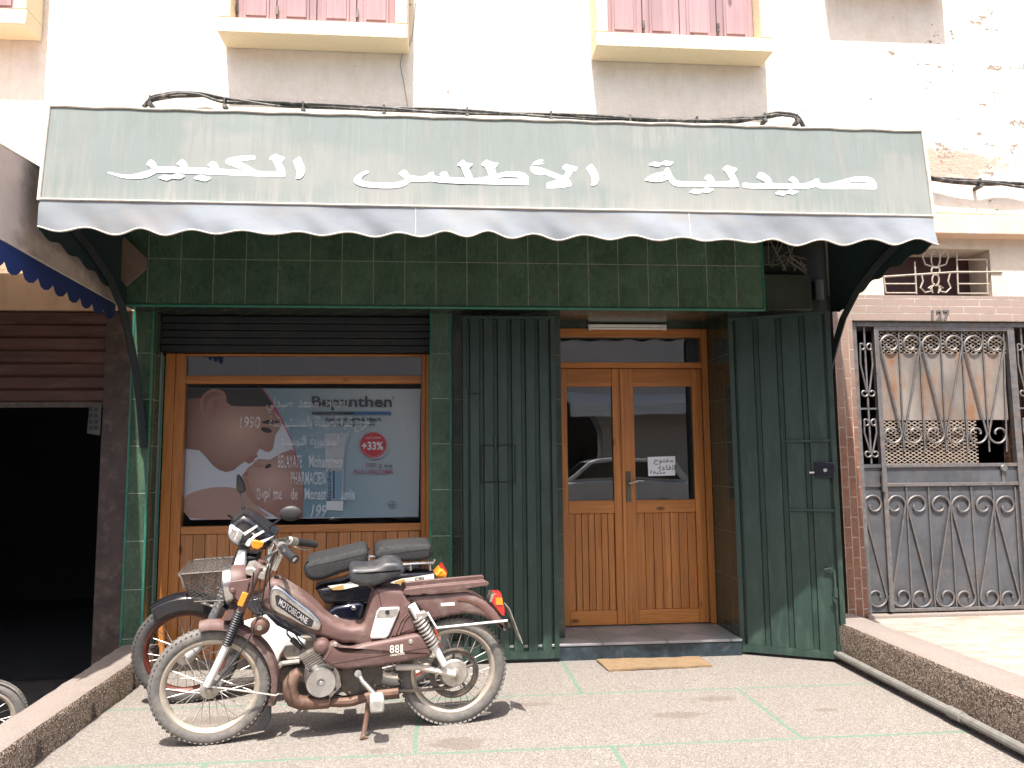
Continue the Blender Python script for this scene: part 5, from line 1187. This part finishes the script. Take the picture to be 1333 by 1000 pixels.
# engine
ch_ = c3(-.095, (232, 700), (245, 665), (272, 618), (298, 612), (330, 640), (380, 645), (450, 622), (600, 592), (735, 566), (760, 600), (790, 655), (788, 678), (760, 692))+c4(-.095, (640, 165), (500, 190), (420, 195), (360, 205), (290, 195), (245, 165))
mb = MB(); rounded_slab(mb, round_(ch_, 1, .15), -.105, .02, .018, 4); ec = mb.build('engine_cover', BROWNP, bm_, smooth=45)
mb = MB(); mb.prism(c4(-.105, (285, 172), (775, 88), (775, 93), (285, 177)), -.1056, -.1035); mb.build('cover_seam', simple('seam_shadow_paint', (.05, .026, .022), .6), ec)
mb = MB()
for s_, bx_ in (('8', (578, 625, 600, 667)), ('8', (604, 625, 626, 667)), ('1', (632, 625, 645, 667))): put_text(mb, s_, bx_, lambda x, y: B3(360+x/3.92, 680+(y-(x-578)*.06+2)/3.92, -.1065), .012 if s_ == '8' else -.01)
put_text(mb, 'VARIATEUR', (578, 673, 654, 684), lambda x, y: B3(360+x/3.92, 680+(y-(x-578)*.16+2)/3.92, -.1065), .02)
mb.build('model_lettering', CREAMP, ec, smooth=0)
for (x_, y_) in ((685, 610), (300, 625)):
    q = b(360+x_/3.92, 680+y_/3.92, -.105); MB().lathe([(.012, -.003), (.009, -.008), (.004, -.009)], (q[0], -.1, q[1]), n=14).build('bolt', ALU, ec)
q = b(418.5, 842, -.09); MB().lathe([(.033, -.008), (.03, -.022), (.02, -.03), (.012, -.032)], (q[0], -.08, q[1]), n=26).lathe([(.036, .1), (.036, -.008)], (q[0], -.08, q[1]), n=26).build('pivot_boss', BROWNP, bm_)
mb = MB(); fin = c4(-.05, (122, 135), (205, 88), (248, 168), (165, 222)); 
a_, b_, c_, d_ = [Vector(p) for p in fin]
for i in range(8):
    f0, f1 = i/8, i/8+.055; L0, L1, R0, R1 = a_.lerp(d_, f0), a_.lerp(d_, f1), b_.lerp(c_, f0), b_.lerp(c_, f1)
    mb.prism([tuple(L0), tuple(R0), tuple(R1), tuple(L1)], -.06, .06)
mb.prism([tuple(a_.lerp(b_, .12)), tuple(a_.lerp(b_, .88)), tuple(d_.lerp(c_, .88)), tuple(d_.lerp(c_, .12))], -.05, .05)
mb.prism(c4(-.05, (112, 130), (195, 82), (215, 98), (125, 150)), -.055, .055)
mb.build('cylinder', ALU, bm_)
q = b(418, 890, -.1); Z0 = -.075
MB().lathe([(.085, .10), (.088, .02), (.082, Z0+.035), (.075, Z0+.012)], (q[0]+.008, 0, q[1]+.002), n=36).prism(c4(-.06, (150, 240), (170, 200), (240, 180), (320, 215), (330, 290), (280, 345), (200, 345)), -.055, .05).build('crankcase', ALU, bm_)
MB().lathe([(.066, Z0+.012), (.068, Z0-.012), (.064, Z0-.02), (.055, Z0-.017), (.02, Z0-.018), (.012, Z0-.012)], (q[0], 0, q[1]), n=40).lathe([(.010, Z0-.02), (.008, Z0-.026)], (q[0], 0, q[1]), n=12).build('clutch_disc', simple('spun_aluminium', (.55, .54, .52), .3, .85, var=.12, scale=18), bm_)
q2 = b(470, 884, -.06); MB().lathe([(.095, -.02), (.102, -.028), (.098, -.036), (.06, -.045), (.03, -.048)], (q2[0], 0, q2[1]), n=40).lathe([(.102, .02), (.102, -.018)], (q2[0], 0, q2[1]), n=40).build('pulley', STEELD, bm_)
MB().tube([B3(466, 877, -.10), B3(472, 887, -.125), B3(488, 904, -.15)], [.014, .011, .012], 10).tube([B3(466, 877, -.04), B3(466, 877, -.118)], .016, 14).build('crank_arm', CHROME, bm_); MB().tube([B3(458, 878, .06), B3(446, 858, .13)], .011, 8).build('crank_arm', CHROME, bm_)
mb = MB(); q = b(490.5, 914, -.2); mb.box(q[0]-.031, q[0]+.031, -.245, -.155, q[1]-.034, q[1]+.03); mb.build('pedal', simple('pedal_rubber', (.34, .32, .29), .7, var=.25, scale=40), bm_, bevel=.01)
q = b(446, 860, .18); mb = MB(); mb.box(q[0]-.03, q[0]+.03, .14, .23, q[1]-.02, q[1]+.02); mb.build('pedal', PLASTB, bm_, bevel=.008)
ex = [(118, 215), (92, 235), (72, 275), (70, 320), (88, 358), (125, 372), (190, 372), (270, 368)]
MB().tube([B3(360+x_/3.92, 820+y_/3.92, -.055) for x_, y_ in ex], [.024, .03, .035, .036, .034, .032, .03, .028], 14).tube([B3(360+x_/3.92, 820+y_/3.92, -.05) for x_, y_ in ((272, 368), (330, 370), (382, 366), (500, 330), (620, 318))], .022, 10).build('exhaust_pipe', RUST, bm_)
MB().tube([B3(480, 908, -.06), B3(477, 935, -.085), B3(473, 958, -.112)], .0115, 8).tube([B3(473.5, 957, -.112), B3(470, 960.5, -.125), B3(478, 961, -.112)], .010, 6).build('side_stand', RUST, bm_)
MB().tube([B3(432, 906, 0), B3(460, 912, 0), B3(520, 906, 0)], .013, 8).prism(c4(0, (330, 350), (520, 320), (640, 290), (640, 310), (520, 345), (330, 372)), -.03, .03).build('lower_frame', STEELD, bm_)
q = b(397, 852, -.03)
MB().tube([B3(393, 845, -.03), B3(384, 836, -.035)], [.009, .012], 10).tube([B3(386, 838, -.034), B3(380, 832, -.036)], .013, 10).build('spark_plug', PLASTB, bm_)
S = [Vector(B3(*p)) for p in ((380, 832, -.036), (372, 824, -.05), (378, 812, -.07), (398, 822, -.08), (418, 838, -.08), (432, 845, -.09))]
for _ in range(2): S = [S[0]]+[x_ for i in range(len(S)-1) for x_ in (S[i].lerp(S[i+1], .25), S[i].lerp(S[i+1], .75))]+[S[-1]]
MB().tube(S, .0042, 6).build('ignition_lead', PLASTB, bm_)
mb = MB(); rounded_slab(mb, c4(-.04, (215, 60), (262, 52), (272, 100), (230, 112)), -.05, .03, .008, 2); mb.build('carburettor', STEELD, bm_)
for i, (x_, y_) in enumerate(((402, 905), (436, 898), (433, 872), (404, 874), (455, 902), (488, 893), (452, 866))):
    q = b(x_, y_, -.07); MB().lathe([(.007, -.006), (.005, -.010)], (q[0], -.062, q[1]), n=8).build('bolt', STEELD, bm_)
# swing arm, chain, drum and shock
mb = MB()
for s in (-1, 1): mb.tube([(b(515, 868, -.06)[0], s*.065, b(515, 868, -.06)[1]), (b(545, 868, -.06)[0], s*.065, b(545, 868, -.06)[1]), (RC[0], s*.068, RC[1]+.002)], .015, 10)
mb.build('swing_arm', simple('pale_swing_arm', (.52, .47, .40), .4, var=.15, dirt=(.3, .22, .15)), bm_)
q = RC; mb = MB().lathe([(.114, -.040), (.092, -.040), (.092, -.030), (.114, -.030), (.114, -.040)], (q[0], 0, q[1]), n=48, cap=False)
for k in range(5):
    a = R(20+72*k); mb.tube([(q[0]+.05*math.cos(a), -.035, q[1]+.05*math.sin(a)), (q[0]+.096*math.cos(a), -.035, q[1]+.096*math.sin(a))], .008, 6)
mb.build('sprocket', STEELD, rw)
MB().lathe([(.066, .02), (.066, -.045), (.060, -.052), (.03, -.054), (.02, -.062), (.012, -.064)], (q[0], 0, q[1]), n=36).build('drum', ALU, rw)
mb = MB()
mb.lathe([(.120, -.042), (.110, -.046), (.108, -.034), (.119, -.034)], (q[0], 0, q[1]), n=48, cap=False)
mb.build('sprocket_guard', STEELD, rw)
mb = MB()
ca, cb2 = (q2[0]+.02, q2[1]-.07), (q[0]-.01, q[1]-.095)
for i in range(46):
    f = i/45; x_ = ca[0]+(cb2[0]-ca[0])*f; z_ = ca[1]+.03+(cb2[1]-ca[1]-.0)*f-.02*math.sin(math.pi*f); mb.box(x_-.0042, x_+.0042, -.048, -.036, z_-.006, z_+.006)
mb.build('chain', STEELD, bm_)
mb = MB()
for s in (-1, 1):
    t0, t1 = b(540, 795, -.09), b(578.5, 866, -.09); T0 = Vector((t0[0], s*.088, t0[1])); T1 = Vector((t1[0], s*.085, t1[1]))
    mb.tube([T0.lerp(T1, .62), T1], [.017, .0155], 12); mb.tube([T0.lerp(T1, -.1), T0.lerp(T1, .12)], .019, 12); mb.tube([T0, T1], .008, 8)
sk = mb.build('shock_absorber', WHITEP, bm_)
for s in (-1, 1):
    mb = MB(); T0 = Vector((b(544, 803, -.09)[0], s*.088, b(544, 803, -.09)[1])); T1 = Vector((b(565, 842, -.09)[0], s*.088, b(565, 842, -.09)[1])); d = (T1-T0); dn = d.normalized(); u = Vector((0, 1, 0)); v = dn.cross(u)
    mb.tube([T0+d*(i/130)+(u*math.cos(i*2*math.pi*9/130)+v*math.sin(i*2*math.pi*9/130))*.0255 for i in range(131)], .0062, 6); mb.build('coil_spring', ALU, sk)
MB().prism(c8(-.09, (365, 590), (440, 575), (468, 600), (430, 640), (385, 640)), -.11, -.075).build('shock_bracket', ALU, bm_, bevel=.004)
# tail lamp, plate, stay
mb = MB(); tl = c8(-.03, (985, 438), (1045, 440), (1076, 575), (1072, 618), (1040, 612), (985, 540), (962, 500)); rounded_slab(mb, tl, -.038, .038, .008, 3); tlo = mb.build('tail_lamp', RED, bm_)
mb = MB(); mb.prism(c8(-.04, (1000, 475), (1052, 475), (1060, 530), (1004, 528)), -.0415, .0415); mb.build('amber_lens', ORANGE, tlo)
mb = MB(); mb.prism(c8(-.035, (968, 446), (986, 440), (990, 520), (975, 510), (952, 505)), -.036, .036); mb.build('lamp_shell', CHROME, tlo)

mb = MB(); pA, pB = c8(0, (1094, 538), (1194, 804)); dv = (Vector(pB)-Vector(pA)).normalized(); nv = Vector((dv.y, -dv.x))*.004
mb.prism([pA, pB, (pB[0]+nv.x, pB[1]+nv.y), (pA[0]+nv.x, pA[1]+nv.y)], -.06, .06); mb.build('number_plate', ALU, bm_)
MB().prism(c8(0, (1080, 650), (1130, 680), (1140, 700), (1090, 700)), -.02, .02).build('plate_bracket', STEELD, bm_)
MB().tube([B3(480+462/6.06, 700+590/6.06, -.10), B3(480+535/6.06, 700+712/6.06, -.105), B3(480+800/6.06, 700+685/6.06, -.10), B3(480+1090/6.06, 700+655/6.06, -.06), B3(480+1090/6.06, 700+655/6.06, .06)], .0055, 8).build('guard_rail', WHITEP, bm_)
MB().tube([B3(566, 818, -.07), B3(570, 828, -.075), B3(569, 834, -.072), B3(574, 842, -.07)], .004, 6).tube([B3(540, 880, -.06), B3(553, 872, -.062), B3(560, 868, -.06)], .005, 6).build('red_cable', REDWIRE, bm_)
# horn
hq = b(339, 814, -.05); mb = MB(); axlathe(mb, [(.0, -.012), (.03, -.01), (.042, 0), (.038, .012), (.012, .02)], (hq[0], -.06, hq[1]), 8)
mb = MB().lathe([(.012, -.022), (.03, -.012), (.043, 0), (.04, .012)], (hq[0], -.06, hq[1]), n=26); ho = mb.build('horn', RUST, bm_)
MB().lathe([(.012, -.03), (.010, -.022)], (hq[0], -.06, hq[1]), n=14).build('horn_bolt', ALU, ho)

# ------------------------------------------------------------------ black moped behind it
kf = Frame((-1.385, 4.37), (-.225, 4.50), 6.0)
km = thing('moped', 'black and white step through moped with wire basket and mirrors, standing behind the brown one', 'moped', (0, 0, 0), local=True)
km.matrix_basis = kf.matrix()
def k2(x, y, o=0): return kf.p2(x, y, o)
def K3(x, y, o=0): return kf.p3(x, y, o)
def k1(o, *pts): return [k2(170+x/4.937, 600+y/4.937, o) for x, y in pts]
def k3(o, *pts): return [k2(360+x/3.92, 680+y/3.92, o) for x, y in pts]
def k6(o, *pts): return [k2(280+x/9.52, 640+y/9.52, o) for x, y in pts]
def k7(o, *pts): return [k2(280+x/6.665, 740+y/6.665, o) for x, y in pts]
FK = k2(243, 848); RK = k2(521, 830); RFk = FK[1]+.002; RRk = RK[1]+.002
wheel(kf, km, FK, RFk, .062, TYRED, RIMR, 0, .055, .10, 28, 5, spoke=ALU); wheel(kf, km, RK, RRk, .062, TYRED, RIMM, 0, .06, .11, 28, 6, spoke=ALU)
mb = MB(); fender(mb, FK, RFk+.03, RFk+.04, 124, 25, .115, lip=.07); mb.build('front_mudguard', BLACKP, km, solid=.003)
mb = MB()
for s in (-1, 1): mb.tube([(FK[0]+.02, s*.07, FK[1]-.005), (k2(262, 838)[0], s*.072, k2(262, 838)[1]), (k2(281, 796)[0], s*.06, k2(281, 796)[1]), (k2(300, 752)[0], s*.05, k2(300, 752)[1])], [.022, .02, .022, .024], 12)
mb.build('fork_leg', simple('dull_grey_fork', (.40, .39, .38), .4, .3, var=.15), km)
mb = MB()
for s in (-1, 1): rbox(mb, k2(294.5, 801, -.08), .012, .022, -25, min(s*.07, s*.085), max(s*.07, s*.085))
mb.build('reflector', ORANGE, km, bevel=.003)
mb = MB(); rounded_slab(mb, k1(-.06, (700, 560), (748, 570), (750, 640), (735, 720), (700, 790), (655, 830), (640, 780), (660, 690), (680, 620)), -.112, .075, .02, 3); mb.build('fork_cover', WHITEP, km, smooth=45)
mb = MB(); rounded_slab(mb, k6(0, (300, 680), (420, 740), (520, 740), (600, 700), (560, 860), (520, 980), (390, 900), (210, 900)), -.09, .05, .02, 3); mb.build('head_cover', BLACKP, km, smooth=45)
# nose and headlamp
nose = k1(-.09, (652, 390), (690, 355), (735, 338), (790, 365), (870, 430), (935, 478), (905, 540), (865, 568), (800, 560), (720, 540), (690, 548), (650, 520), (635, 460))
mb = MB(); rounded_slab(mb, nose, -.13, .13, .04, 5); no = mb.build('handlebar_cover', BLACKP, km, smooth=50)
mb = MB(); rounded_slab(mb, k1(-.13, (632, 420), (655, 412), (700, 432), (732, 460), (712, 510), (690, 545), (655, 528), (630, 500), (624, 465)), -.137, .11, .02, 4); mb.build('headlamp', LENS, no, smooth=50)
mb = MB(); mb.prism(k1(-.13, (700, 445), (720, 462), (690, 520), (672, 512)), -.1385, -.1365); mb.prism(k1(-.13, (640, 470), (655, 440), (690, 450), (660, 500)), -.1385, -.1365); mb.build('lamp_reflector', CHROME, no)
mb = MB()
for pts in (((722, 465), (810, 412), (818, 422), (735, 480)), ((735, 540), (790, 478), (850, 445), (862, 456), (800, 492), (765, 545)), ((800, 558), (812, 520), (880, 498), (925, 480), (890, 505), (835, 535), (820, 560))): mb.prism(k1(-.13, *pts), -.1325, -.1295)
mb.build('trim_stripe', WHITEP, no)
mb = MB(); mb.prism(k1(-.13, (780, 515), (800, 505), (858, 520), (855, 545), (825, 568), (785, 560), (775, 540)), -.145, -.1295); mb.build('indicator', ORANGE, no, bevel=.005)
mb = MB(); mb.prism(k1(-.13, (738, 530), (760, 500), (785, 502), (770, 550), (745, 548)), -.143, -.1295); mb.build('indicator_lens', LENS, no, bevel=.004)
mb = MB(); rounded_slab(mb, k6(0, (225, 360), (260, 290), (340, 255), (430, 280), (520, 350), (640, 430), (690, 470), (660, 480), (500, 400), (360, 305)), -.1, .12, .015, 3); mb.build('instrument_hood', PLASTB, no, smooth=50)
hbm = MB().tube([K3(352, 702, -.1), K3(358, 704, -.2)], .012, 8).tube([K3(335, 690, .1), K3(322, 680, .3)], .012, 8).tube([K3(322, 680, .25), K3(312, 676, .36)], .018, 10).build('handlebar', PLASTB, km)
MB().tube([K3(305, 677, .34), K3(299, 672, .36), K3(297, 671, .38)], .006, 6).build('lever', PLASTB, hbm)
# mirrors
MB().tube([K3(351.5, 690, -.16), K3(351, 686, -.17), K3(366, 675, -.2)], .005, 6).build('mirror_stalk', PLASTB, km)
mb = MB().tube([K3(318, 668, .17), K3(316, 655, .18), K3(313, 642, .2)], .005, 6).tube([K3(318, 672, .17), K3(317, 660, .175)], .012, 8)
mi = mb.build('mirror_stalk', PLASTB, km)
q = K3(378.5, 668.5, -.2); mb = MB().ball(q, .058, .016, .040, 20); o_ = mb.build('mirror', MIRRORG, mi)
mb = MB(); rounded_slab(mb, round_([k2(x_, y_, .2) for x_, y_ in ((308, 618), (312, 619), (318, 630), (319.5, 640), (313, 642), (307.5, 639))], 1, .2), .19, .23, .008, 2); mb.build('mirror', MIRRORG, mi)
# leg shield
mb = MB(); rounded_slab(mb, k7(0, (290, 380), (470, 330), (560, 420), (680, 480), (800, 545), (760, 580), (640, 590), (600, 650), (560, 760), (520, 790), (490, 740), (440, 640), (330, 560), (290, 470)), -.17, -.14, .01, 3); ls = mb.build('leg_shield', WHITEP, km, smooth=45)
mb = MB(); mb.prism(k7(0, (290, 380), (470, 330), (560, 420), (600, 650), (520, 790), (330, 560)), .14, .17); mb.build('far_leg_shield', WHITEP, ls)
mb = MB(); rounded_slab(mb, k7(0, (250, 250), (420, 200), (600, 380), (820, 500), (1100, 560), (1250, 480), (1290, 560), (1150, 680), (900, 660), (700, 600), (450, 460)), -.10, .10, .02, 3); mb.build('frame', BLACKP, km, smooth=45)
q = k2(385, 847, -.12); MB().lathe([(.062, .1), (.064, -.12), (.058, -.132), (.03, -.136), (.012, -.14)], (q[0], 0, q[1]), n=32).build('engine_case', ALU, km)
mb = MB(); rounded_slab(mb, k7(-.1, (700, 600), (760, 575), (860, 580), (905, 620), (880, 660), (840, 690), (800, 700), (770, 640)), -.12, .1, .012, 3); rounded_slab(mb, k7(0, (555, 830), (640, 800), (760, 800), (900, 850), (900, 930), (560, 925)), -.10, .10, .012, 3); mb.build('engine', STEELD, km, smooth=45)
MB().tube([K3(363, 864, -.15), K3(390, 861, -.15)], .012, 8).tube([K3(366, 862, -.14), K3(364, 868, -.2)], .01, 8).build('foot_peg', ALU, km)
# body under the seats
mb = MB(); rounded_slab(mb, k3(0, (200, 318), (240, 305), (330, 290), (470, 240), (600, 235), (790, 225), (815, 262), (800, 300), (640, 330), (560, 355), (480, 395), (380, 400), (250, 395), (225, 360)), -.10, .10, .03, 4); bd = mb.build('side_body', BLACKP, km, smooth=45)
mb = MB(); mb.prism(k3(-.1, (560, 318), (600, 300), (640, 288), (700, 280), (802, 262), (804, 292), (700, 312), (600, 325)), -.1035, -.0995); mb.build('white_decal', CREAMP, bd)
mb = MB(); mb.prism(k3(-.1, (262, 325), (330, 316), (410, 312), (420, 325), (330, 345), (290, 346)), -.103, -.0995); mb.build('cream_decal', CREAMP, bd)
mb = MB(); mb.prism(k3(-.1, (275, 336), (340, 318), (345, 342), (292, 346)), -.1045, -.103); mb.prism(k3(-.1, (600, 302), (650, 288), (660, 302), (640, 316), (612, 312)), -.105, -.1035); mb.build('gold_decal', GOLD, bd)
mb = MB(); put_text(mb, 'C90', (706, 282, 752, 298), lambda x, y: K3(360+x/3.92, 680+(y-(x-706)*.1)/3.92, -.1055), .02); mb.build('model_lettering', BADGE, bd, smooth=0)
mb = MB(); rounded_slab(mb, k3(-.09, (235, 470), (300, 425), (420, 404), (446, 418), (432, 480), (415, 520), (330, 530), (260, 500)), -.115, .115, .02, 4); sc = mb.build('side_cover', BLUEBLK, km, smooth=45)
q = k2(360+394/3.92, 680+438/3.92, -.115); MB().lathe([(.012, -.008), (.008, -.012)], (q[0], -.11, q[1]), n=14).build('knob', CHROME, sc)
mb = MB(); mb.prism(k3(-.11, (278, 478), (300, 470), (318, 484), (314, 500), (286, 498)), -.1175, -.1145); mb.build('badge', CREAMP, sc)
# seats
mb = MB(); rounded_slab(mb, round_(k3(-.12, (136, 240), (145, 210), (180, 196), (300, 172), (400, 145), (452, 136), (470, 155), (465, 215), (420, 240), (330, 262), (240, 298), (180, 305), (145, 280)), 1, .2), -.125, .125, .03, 5); mb.build('seat', WEAVE, km, smooth=50)
mb = MB(); rounded_slab(mb, round_(k3(-.11, (498, 160), (522, 130), (600, 122), (780, 112), (795, 130), (790, 192), (700, 204), (560, 206), (504, 196)), 1, .2), -.115, .115, .028, 5); mb.build('pillion_seat', WEAVE, km, smooth=50)
mb = MB()
for s in (-1, 1):
    P = [k2(360+x_/3.92, 680+y_/3.92, -.11) for x_, y_ in ((472, 175), (470, 220), (560, 222), (700, 212), (800, 206), (806, 188))]; mb.tube([(p[0], s*.11, p[1]) for p in P], .009, 8)
for x_ in (680, 780): mb.tube([K3(360+x_/3.92, 680+212/3.92, -.11), K3(360+(x_+4)/3.92, 680+245/3.92, -.105)], .007, 6)
mb.build('carrier', CHROME, km)
mb = MB(); rounded_slab(mb, round_(k3(-.05, (800, 270), (830, 240), (848, 232), (872, 262), (866, 288), (812, 292)), 1, .15), -.06, .06, .02, 3); tl2 = mb.build('tail_lamp', ORANGE, km, smooth=45)
mb = MB(); rounded_slab(mb, k3(-.05, (836, 238), (850, 218), (874, 255), (866, 290), (858, 262)), -.05, .05, .012, 3); mb.build('red_lens', RED, tl2, smooth=45)
mb = MB(); fender(mb, RK, RRk+.05, RRk+.03, 20, 120, .12); mb.build('rear_mudguard', BLACKP, km, solid=.003)
mb = MB()
for s in (-1, 1): mb.tube([(k2(505, 770)[0], s*.11, k2(505, 770)[1]), (RK[0], s*.09, RK[1])], .02, 10)
mb.build('shock_absorber', CHROME, km)
MB().tube([(RK[0], -.08, RK[1]), K3(470, 838, -.07), K3(420, 845, -.05)], .018, 8).tube([(RK[0], .08, RK[1]), K3(470, 838, .07), K3(420, 845, .05)], .018, 8).build('swing_arm', STEELD, km)
MB().tube([K3(430, 880, .1), K3(500, 872, .13), K3(600, 850, .14)], [.02, .035, .038], 12).build('silencer', CHROME, km)
MB().tube([K3(440, 880, .02), K3(436, 905, .1)], .012, 8).tube([K3(440, 880, -.02), K3(430, 906, -.12)], .012, 8).build('side_stand', STEELD, km)
MB().prism(k7(-.1, (845, 250), (862, 205), (870, 240), (852, 292), (838, 285)), -.13, -.12).build('brake_pedal', STEELD, km)
# wire basket over the front wheel
t_ = [k2(228, 731, -.17), k2(300, 752, -.17)]; zt0 = k2(262, 748, -.17)[1]
x0 = k2(232, 745, -.17)[0]; x1 = k2(304, 748, -.17)[0]; xb0 = k2(250, 786, -.14)[0]; xb1 = k2(294, 780, -.14)[0]; zb0 = k2(262, 783, -.14)[1]
yn, yf = -.17, .15
bk_ = MB()
T = [(x0, yn, zt0), (x1, yn, zt0+.012), (x1, yf, zt0+.012), (x0, yf, zt0)]; Bo = [(xb0, yn+.03, zb0), (xb1, yn+.03, zb0), (xb1, yf-.03, zb0), (xb0, yf-.03, zb0)]
def quadgrid(mb, a, b_, c, d, n=6, bulge=0, nrm=(0, 0, 1)):
    a, b_, c, d = map(Vector, (a, b_, c, d)); nv = Vector(nrm)
    mb.grid(lambda u, v: tuple((a.lerp(b_, u)).lerp(d.lerp(c, u), v)+nv*bulge*math.sin(math.pi*u)*math.sin(math.pi*v)), n, n)
for i in range(4): quadgrid(bk_, T[i], T[(i+1) % 4], Bo[(i+1) % 4], Bo[i], 4)
quadgrid(bk_, Bo[0], Bo[1], Bo[2], Bo[3], 4)
bs = bk_.build('basket', BASKETM, km, smooth=0)
ld_ = MB(); quadgrid(ld_, *[(p[0], p[1], p[2]+.006) for p in T], 8, .035); ld_.build('basket_lid', BASKETM, bs, smooth=0)
mb = MB()
loop = [Vector(p)+Vector((0, 0, .004)) for p in T]; mb.tube([loop[i].lerp(loop[(i+1) % 4], f) for i in range(4) for f in (.06, .35, .65, .94)], .0055, 6, closed=True)
lp2 = [Vector(p) for p in Bo]; mb.tube([lp2[i].lerp(lp2[(i+1) % 4], f) for i in range(4) for f in (.06, .94)], .004, 6, closed=True)
for i in range(4): mb.tube([loop[i].lerp(loop[(i+1) % 4], .05), lp2[i].lerp(lp2[(i+1) % 4], .05)], .004, 6)
mb.build('basket_wire', STEELD, bs)
mb = MB(); mb.tube([K3(262, 784, -.08), K3(285, 792, -.07), K3(291, 786, -.06)], .007, 6); mb.build('basket_bracket', ALU, bs); mb = MB(); mb.tube([K3(240, 765, -.15), K3(236, 752, -.17), K3(233, 748, -.175)], .006, 6); mb.build('basket_bracket', ALU, bs)

# ------------------------------------------------------------------ small wheel at the left edge, beyond the low wall
pf_ = Frame((-2.45, 4.12), (-2.13, 4.22), 3)
pm = thing('cart_wheel', 'small spoked wheel with a knobbly grey tyre standing beyond the worn cement wall', 'wheel', (0, 0, 0), local=True)
pm.matrix_basis = Matrix.Translation((0, 0, -.178)) @ pf_.matrix()
wheel(pf_, pm, (0, .19), .19, .052, TYRE, RIMM, 1, .03, .08, 20, 9)
